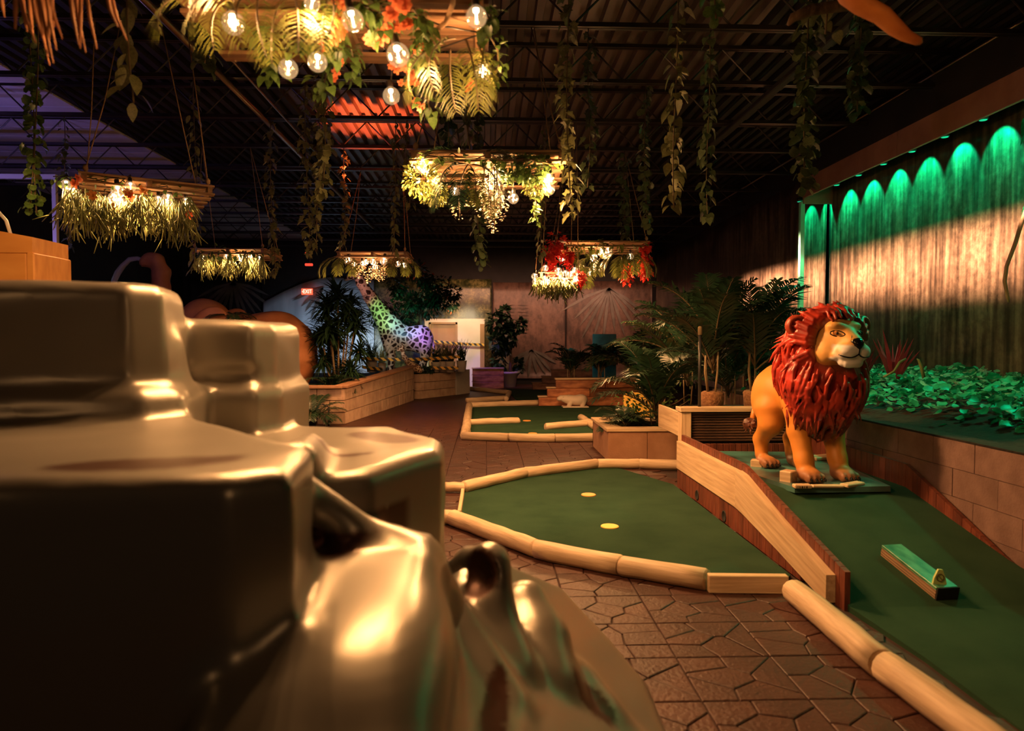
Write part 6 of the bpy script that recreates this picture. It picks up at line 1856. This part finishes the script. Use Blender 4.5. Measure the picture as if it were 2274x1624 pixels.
def hippo():
    Y = 14.35
    def q(x, y, dy=0): p = at(x, y, Y); return (p.x, p.y + dy, p.z)
    g = q(1275, 905)
    e = empty('hippo_statue', (g[0], Y, .02), 0, 'small white hippo statue before the scorched stepped plank wall', 'statue')
    F = Field((1.1, Y - .3, -.02), (2.3, Y + .3, .5), .0095)
    F.ell(q(1282, 889), (.20, .13, .105), .04); F.ell(q(1291, 887), (.13, .125, .105), .04); F.ell(q(1266, 888), (.13, .11, .095), .05)
    F.chain([q(1262, 887), q(1254, 886), q(1246, 884)], [.09, .072, .058], .03)
    F.ell(q(1242, 886), (.055, .068, .048), .02)
    for s in (-1, 1):
        F.ell(q(1257, 880, s * .045), (.018, .014, .022), .008); F.ell(q(1243, 880, s * .03), (.014, .014, .012), .008)
        F.cap(q(1266, 895, s * .07), q(1263 + s * 3, 905, s * .075), .048, .04, .02); F.cap(q(1295, 893, s * .07), q(1294 + s * 3, 905, s * .075), .055, .042, .02)
    F.cap(q(1302, 885), q(1306, 893), .014, .008, .01)
    link('body', F.mesh('hippo_body', MAT['cream']), e)
    MB().box((g[0] + .02, Y, .018), (.54, .30, .03), None, .008).build('base', MAT['cream'], e)
    for s in (-1, 1):
        p = q(1250, 882, s * .062 - (.0)); MB().lathe([(.001, -.008), (.008, 0), (.001, .008)], p, 8).build('eye', MAT['dark'], e, True)
hippo()
# ------------------------------------------------------------------ plants
# palms standing in coir pots on the bed behind the lumber box
zb = .692
q1 = at(1582, 880, 6.95); q2 = at(1676, 880, 7.05)
palm('tall palm in a coir pot on the lumber box, nearest the lamp pole', (q1.x, 6.95, zb), 18, 1.02, 801, 'leafdark', pot='coir', canes=5, ch=.42, droop=(.35, .8), tilt=(.75, 1.45), nl=30, lw=.013)
palm('tall palm in a coir pot half hidden behind the lion', (q2.x, 7.05, zb), 18, 1.02, 802, 'leafteal', pot='coir', canes=5, ch=.42, droop=(.35, .8), tilt=(.75, 1.45), nl=30, lw=.013)
palm('bushy palm standing on the floor behind the lumber box', (2.95, 8.3, 0), 16, 1.15, 803, 'leafteal', pot=(.17, .3, 'potblack'), canes=5, ch=.95, droop=(.4, .9), tilt=(.7, 1.4), nl=28, lw=.012)
palm('bushy palm between the lumber box and the forest mural', (3.6, 9.3, 0), 16, 1.2, 804, 'leafteal', pot=(.18, .3, 'potblack'), canes=5, ch=.95, droop=(.4, .9), tilt=(.7, 1.4), nl=28, lw=.012)
palm('dark palm rising behind the green post', (4.0, 10.4, 0), 14, 1.2, 805, 'leafdark', pot=(.18, .3, 'potblack'), canes=5, ch=.95, droop=(.4, .9), tilt=(.7, 1.4), nl=26, lw=.012)
palm('wide palm behind the near stucco planter', (3.0, 10.2, 0), 16, 1.35, 806, 'leafdark', pot=(.18, .3, 'potblack'), canes=4, ch=.95, droop=(.4, .9), tilt=(.7, 1.4), nl=26, lw=.012)
# palms in the near planter
palm('big upright palm growing in the stucco planter', (2.12, 8.55, .26), 13, 1.15, 807, 'leafdark', canes=3, ch=.35, tilt=(.75, 1.4), nl=34, lw=.013)
palm('low bushy palm at the left end of the stucco planter', (1.72, 8.45, .26), 16, .52, 808, 'leafdark', canes=2, ch=.10, tilt=(.3, 1.2), nl=22, lw=.02)
palm('low bushy palm at the right end of the stucco planter', (2.5, 8.4, .26), 13, .50, 809, 'leafdark', canes=2, ch=.10, tilt=(.3, 1.2), nl=22, lw=.02)
# palms behind the front stepped wall
for i, (x, Y, L, lab, mt) in enumerate([(1268, 15.6, .95, 'small palm in a black pot behind the stepped wall, left one', 'leafteal'), (1335, 15.6, .9, 'small palm in a black pot behind the stepped wall, next to the first', 'leafdark'),
                                    (1400, 15.2, 1.1, 'palm behind the curved end of the stepped wall', 'leafdark'), (1430, 13.2, 1.3, 'dark palm rising behind the yellow panel', 'leafdark')]):
    p = at(x, 830, Y)
    palm(lab, (p.x, Y, 0), 13, L, 820 + i, mt, pot=(.17, .32, 'potblack'), canes=4, ch=.62, tilt=(.7, 1.4), nl=24, lw=.018)
# left planter plants
p = at(752, 830, 13.2); b0 = .52
S = 13.2 / FPX
dracaena('tall bamboo palm with whorled leaves in the long block planter', (p.x, 13.2, b0),
         [(0, 0, 1.78, 1.0), (.22, .05, 1.62, .95), (-.22, .1, 1.55, .95), (.32, 0, 1.22, .9), (-.12, -.12, 1.15, 1.0), (.12, .1, 1.36, 1.0), (-.34, .05, 1.02, .8), (.38, .1, .72, .8), (.25, -.1, .36, .8), (-.28, 0, .56, .7)], 830, 'leafdark', .46, 120)
p = at(722, 830, 13.6)
dracaena('shorter bamboo palm beside the elephant rump', (p.x, 13.9, b0), [(0, 0, 1.12, .9), (.15, .05, .92, .9), (-.2, .1, .98, .8), (.08, -.1, .62, .8), (.2, .1, .4, .7)], 831, 'leafdark', .44, 100)
p = at(735, 850, 12.3)
palm('low bushy palm along the front of the long block planter', (p.x, 12.3, b0), 16, .6, 832, 'leafdark', tilt=(.1, 1.0), nl=20, lw=.02)
p = at(690, 942, 11.2)
palm('small floor palm below the block planter corner', (p.x, 11.25, 0), 13, .62, 833, 'leafdark', pot=(.10, .14, 'potblack'), tilt=(.4, 1.3), nl=24, lw=.018)
hb = at(728, 905, 11.2)
tag(MB().tube([(hb.x, 11.25, 0), (hb.x, 11.25, hb.z), (hb.x - .10, 11.25, hb.z + .05)], .012, 6).build('hose_stake', MAT['potblack'], None, True), 'short black bent stake in front of the block planter', 'stake')
q = at(485, 690, 12.6)
palm('dark fern fronds draped over the elephant back', (q.x + .15, 12.75, q.z - .1), 9, .55, 834, 'leafdark', tilt=(.0, .5), nl=20, lw=.02)
q = at(600, 695, 13.4)
# grasses in pots beside the giraffe, hazard tape
def grass_pot(label, x, y, Y, zb, mt, s=1.0, seed=0, potm='potpale'):
    r = random.Random(seed); p = at(x, y, Y); p.z = zb
    e = empty('potted_grass', p, 0, label, 'plant')
    MB().lathe([(.10 * s, 0), (.13 * s, .26 * s), (.14 * s, .28 * s), (.12 * s, .28 * s), (.01, .26 * s)], p, 14).build('pot', MAT[potm], e, True)
    m = MB(); b = p + Vector((0, 0, .26 * s))
    for i in range(60):
        a = r.uniform(0, 6.28); l = r.uniform(.3, .62) * s; k = r.uniform(.1, .5)
        d = Vector((math.cos(a) * k, math.sin(a) * k, 1)).normalized(); q = b + Vector((r.uniform(-.08, .08), r.uniform(-.08, .08), 0)) * s
        m.tube([q, q + d * l * .6, q + d * l + Vector((d.x, d.y, -.15)) * l * .4], [.007, .006, .002], 4)
    o = m.build('grass_blades', MAT[mt], e, True)
for i, (x, Y, lab, mt, s) in enumerate([(825, 17.2, 'pale pot of green grass left of the giraffe legs', 'leafteal', 1.1), (848, 17.3, 'pale pot of dry grass before the giraffe chest', 'sprig', .85),
                                    (968, 17.2, 'pale pot of grass right of the giraffe hind legs', 'leafdark', .9), (985, 17.3, 'pale pot of purple lit grass before the tan door', 'sprig', .95), (1000, 17.2, 'pale pot of curling grass near the door edge', 'dryleaf', .95), (1025, 17.4, 'pale pot of spiky grass at the planter end', 'leafteal', 1.0)]):
    grass_pot(lab, x, 800, Y, .62, mt, s, 840 + i)
def tape(label, a, b, sag=.03, w=.075):
    a, b = Vector(a), Vector(b); L = (b - a).length; n = 12
    M = frame(a, b); v = []; f = []
    for i in range(n + 1):
        t = i / n; x = -L / 2 + L * t; z = -sag * 4 * t * (1 - t)
        for yy in (0, .004):
            for zz in (-w / 2, w / 2): v.append((x, yy, z + zz))
    for i in range(n):
        k = 4 * i; f += [(k, k + 4, k + 5, k + 1), (k + 2, k + 3, k + 7, k + 6), (k + 1, k + 5, k + 7, k + 3), (k, k + 2, k + 6, k + 4)]
    o = MB().add(v, f).build('hazard_tape', MAT['tape'], None, False, M)
    return tag(o, label, 'tape')
tape('yellow and black hazard tape across the white partition door', at(955, 757, 20.8), at(1075, 766, 20.8), .02)
tape('upper yellow and black hazard tape before the giraffe legs', at(804, 796, 16.9), at(1022, 792, 16.9), .05)
tape('lower yellow and black hazard tape left of the giraffe', at(804, 815, 16.95), at(850, 820, 16.95), .01)
tape('lower yellow and black hazard tape right of the small giraffe', at(955, 817, 16.9), at(1018, 817, 16.9), .01)
fern_ball(at(945, 823, 17.0), .20, 160, 850, 'dark trailing plant spilling over the block wall under the giraffe', 'leafdark', 'ivy', .09, 'trailing_plant', .5)
# trees at the back
p = at(935, 700, 19.6)
bush('bushy green tree behind the giraffe with glowing red leaves', (p.x, 19.6, .6), (.80, .6, .72), 2600, 'oval', 'leafdark', .11, 860, 1.42, accents=('coral', .05))
p = at(870, 700, 19.0)
bush('dark leafy tree behind the giraffe neck', (p.x, 19.2, .6), (.62, .5, .72), 1500, 'oval', 'leafdark', .11, 861, .9)
p = at(1133, 858, 20.9)
bush('dark rounded tree in a pale tapered pot by the brown mural', (p.x, 20.9, 0), (.48, .45, .72), 1100, 'heart', 'leafdark', .16, 862, .85, 'potted_tree', 'tree', (.24, .46, 'potpale'))
# shrubs near the yellow panel with flecks of light, red strap plant in the ivy
bush('low shrub between the near planter and the lumber box', (2.55, 10.0, 0), (.55, .4, .34), 420, 'oval', 'leaf', .075, 870, .10, 'low_shrub', 'shrub')
def strap_plant(label, p, n, L, mt, seed, spread=(.1, .6), lean=0):
    r = random.Random(seed); e = empty('strap_leaf_plant', p, 0, label, 'plant')
    for i in range(n):
        a = r.uniform(0, 6.28); k = r.uniform(*spread)
        d = Vector((math.cos(a) * k + lean, math.sin(a) * k, 1)).normalized(); s = Vector((0, 1, 0)).cross(d).normalized(); l = L * r.uniform(.6, 1.05); w = l * .035
        b = Vector(p); c1 = b + d * l * .55; c2 = b + d * l + Vector((d.x, d.y, -.3)) * l * .12; th = Vector((0, .003, 0))
        MB().add([b - s * w * .5, b + s * w * .5, c1 + s * w, c2, c1 - s * w, b - s * w * .5 + th, b + s * w * .5 + th, c1 + s * w + th, c2 + th, c1 - s * w + th],
                 [(0, 1, 2, 4), (4, 2, 3), (6, 5, 9, 7), (7, 9, 8), (0, 5, 6, 1), (1, 6, 7, 2), (2, 7, 8, 3), (3, 8, 9, 4), (4, 9, 5, 0)]).build('strap_leaf', MAT[mt], e)
    return e
p = at(1985, 830, 6.9); strap_plant('red strap leaved plant in the ivy behind the lion', (p.x, 6.9, .93), 15, .62, 'magenta', 880)
p = at(1925, 830, 7.2); strap_plant('red strap leaved plant glimpsed behind the lion ear', (p.x, 7.3, .93), 11, .5, 'magenta', 881)
for i, pts in enumerate([[(1962, 838), (1985, 825), (1998, 805), (2012, 797), (2003, 802)], [(2052, 840), (2046, 815), (2040, 800), (2036, 797)]]):
    tag(MB().tube([at(x, y, 6.4) for x, y in pts], [.008, .010, .012, .010, .003][:len(pts)] if i == 0 else [.016, .015, .011, .004], 6).build('pale_reed', MAT['sprig'], None, True),
        ('thin curling pale reed right of the lion' if i == 0 else 'upright pale reed poking out of the ivy bed'), 'reed')
# crumpled teal bag hanging behind the lion, teal board and small red lamps at the back
B_ = at(1834, 1030, 6.35)
bf = Field((B_.x - .16, B_.y - .12, B_.z - .2), (B_.x + .16, B_.y + .12, B_.z + .2), .009)
r = random.Random(41)
for i in range(9):
    d = rv(r); bf.ell((B_.x + d.x * .03, B_.y + d.y * .02, B_.z + d.z * .05 - .01), (.035, .03, .055), .012, Matrix.Rotation(d.x * 2, 4, 'Y'))
bf.cap((B_.x + .01, B_.y, B_.z + .04), (B_.x + .012, B_.y + .02, B_.z + .13), .012, .006, .02)
o = link('hanging_bag', bf.mesh('hanging_bag', M_('teal_bag', (.10, .50, .42), (.45, .80, .72), .35, 14))); WM[o.name] = Matrix.Identity(4)
tag(o, 'small crumpled teal bag hanging behind the lion between its legs', 'bag')
MB().tube([(B_.x + .012, B_.y + .02, B_.z + .12), (B_.x + .012, 6.50, .415)], .003, 5).build('string', MAT['rope'], o, True)
a_, b_ = at(1316, 742, 16.6), at(1368, 850, 16.6)
e = empty('teal_board', ((a_.x + b_.x) / 2, 16.6, 0), 0, 'dim teal board with two pale slanted strips behind the small palms', 'board')
MB().box(((a_.x + b_.x) / 2, 16.6, a_.z / 2), (b_.x - a_.x, .03, a_.z), None, .004).build('board_face', M_('teal_print', (.02, .09, .09), (.05, .22, .22), .4, 3), e)
for k in (0, 12):
    board('pale_strip', at(1328 + k, 803, 16.57), at(1346 + k, 785, 16.57), .012, .05, MAT['whitewall'], e, .002, (0, 1, 0))
for i, (x, y, w) in enumerate(((684, 563, .10), (686, 588, .14))):
    p = at(x, y, 12.875)
    e = empty('red_lamp', p, 0, ('upper' if i == 0 else 'lower') + ' small red lamp glowing under the far joists', 'lamp')
    MB().box(p, (w, .05, .045), None, .01).build('lens', EMIT['red'], e)
    MB().tube([p + Vector((.02, 0, .02)), Vector((p.x + .02, 12.875, ZC))], .006, 5).build('drop_rod', MAT['black'], e, True)
wash('teal_board_light', (1.9, 15.9, 1.5), (2.3, 16.6, 1.2), .3, .2, .9, (.25, .9, 1.0), 120)
# ------------------------------------------------------------------ every repeat gets a label of its own, counted across the picture
ORD = ('first second third fourth fifth sixth seventh eighth ninth tenth eleventh twelfth thirteenth fourteenth fifteenth sixteenth seventeenth eighteenth nineteenth twentieth '
       'twenty-first twenty-second twenty-third twenty-fourth twenty-fifth twenty-sixth twenty-seventh twenty-eighth twenty-ninth thirtieth thirty-first thirty-second thirty-third '
       'thirty-fourth thirty-fifth thirty-sixth thirty-seventh thirty-eighth thirty-ninth fortieth forty-first forty-second forty-third forty-fourth forty-fifth').split()
def screen_x(o):
    if o.type == 'MESH':
        c = Vector((0, 0, 0)); n = len(o.data.vertices)
        a = np.empty(n * 3, np.float32); o.data.vertices.foreach_get('co', a); c = o.matrix_basis @ Vector(a.reshape(-1, 3).mean(0).tolist())
    else: c = o.matrix_basis.translation
    d = c - CO
    return d.dot(RT) / max(d.dot(FW), .1)
GR = {}
for o in list(COL.objects):
    if o.parent is None and o.get('group'): GR.setdefault((o['group'], o.get('label')), []).append(o)
for (g, lab), os_ in GR.items():
    if len(os_) < 2: continue
    os_.sort(key=screen_x)
    for i, o in enumerate(os_):
        o['label'] = ('leftmost ' if i == 0 else 'rightmost ' if i == len(os_) - 1 else ORD[i] + ' from the left: ') + lab
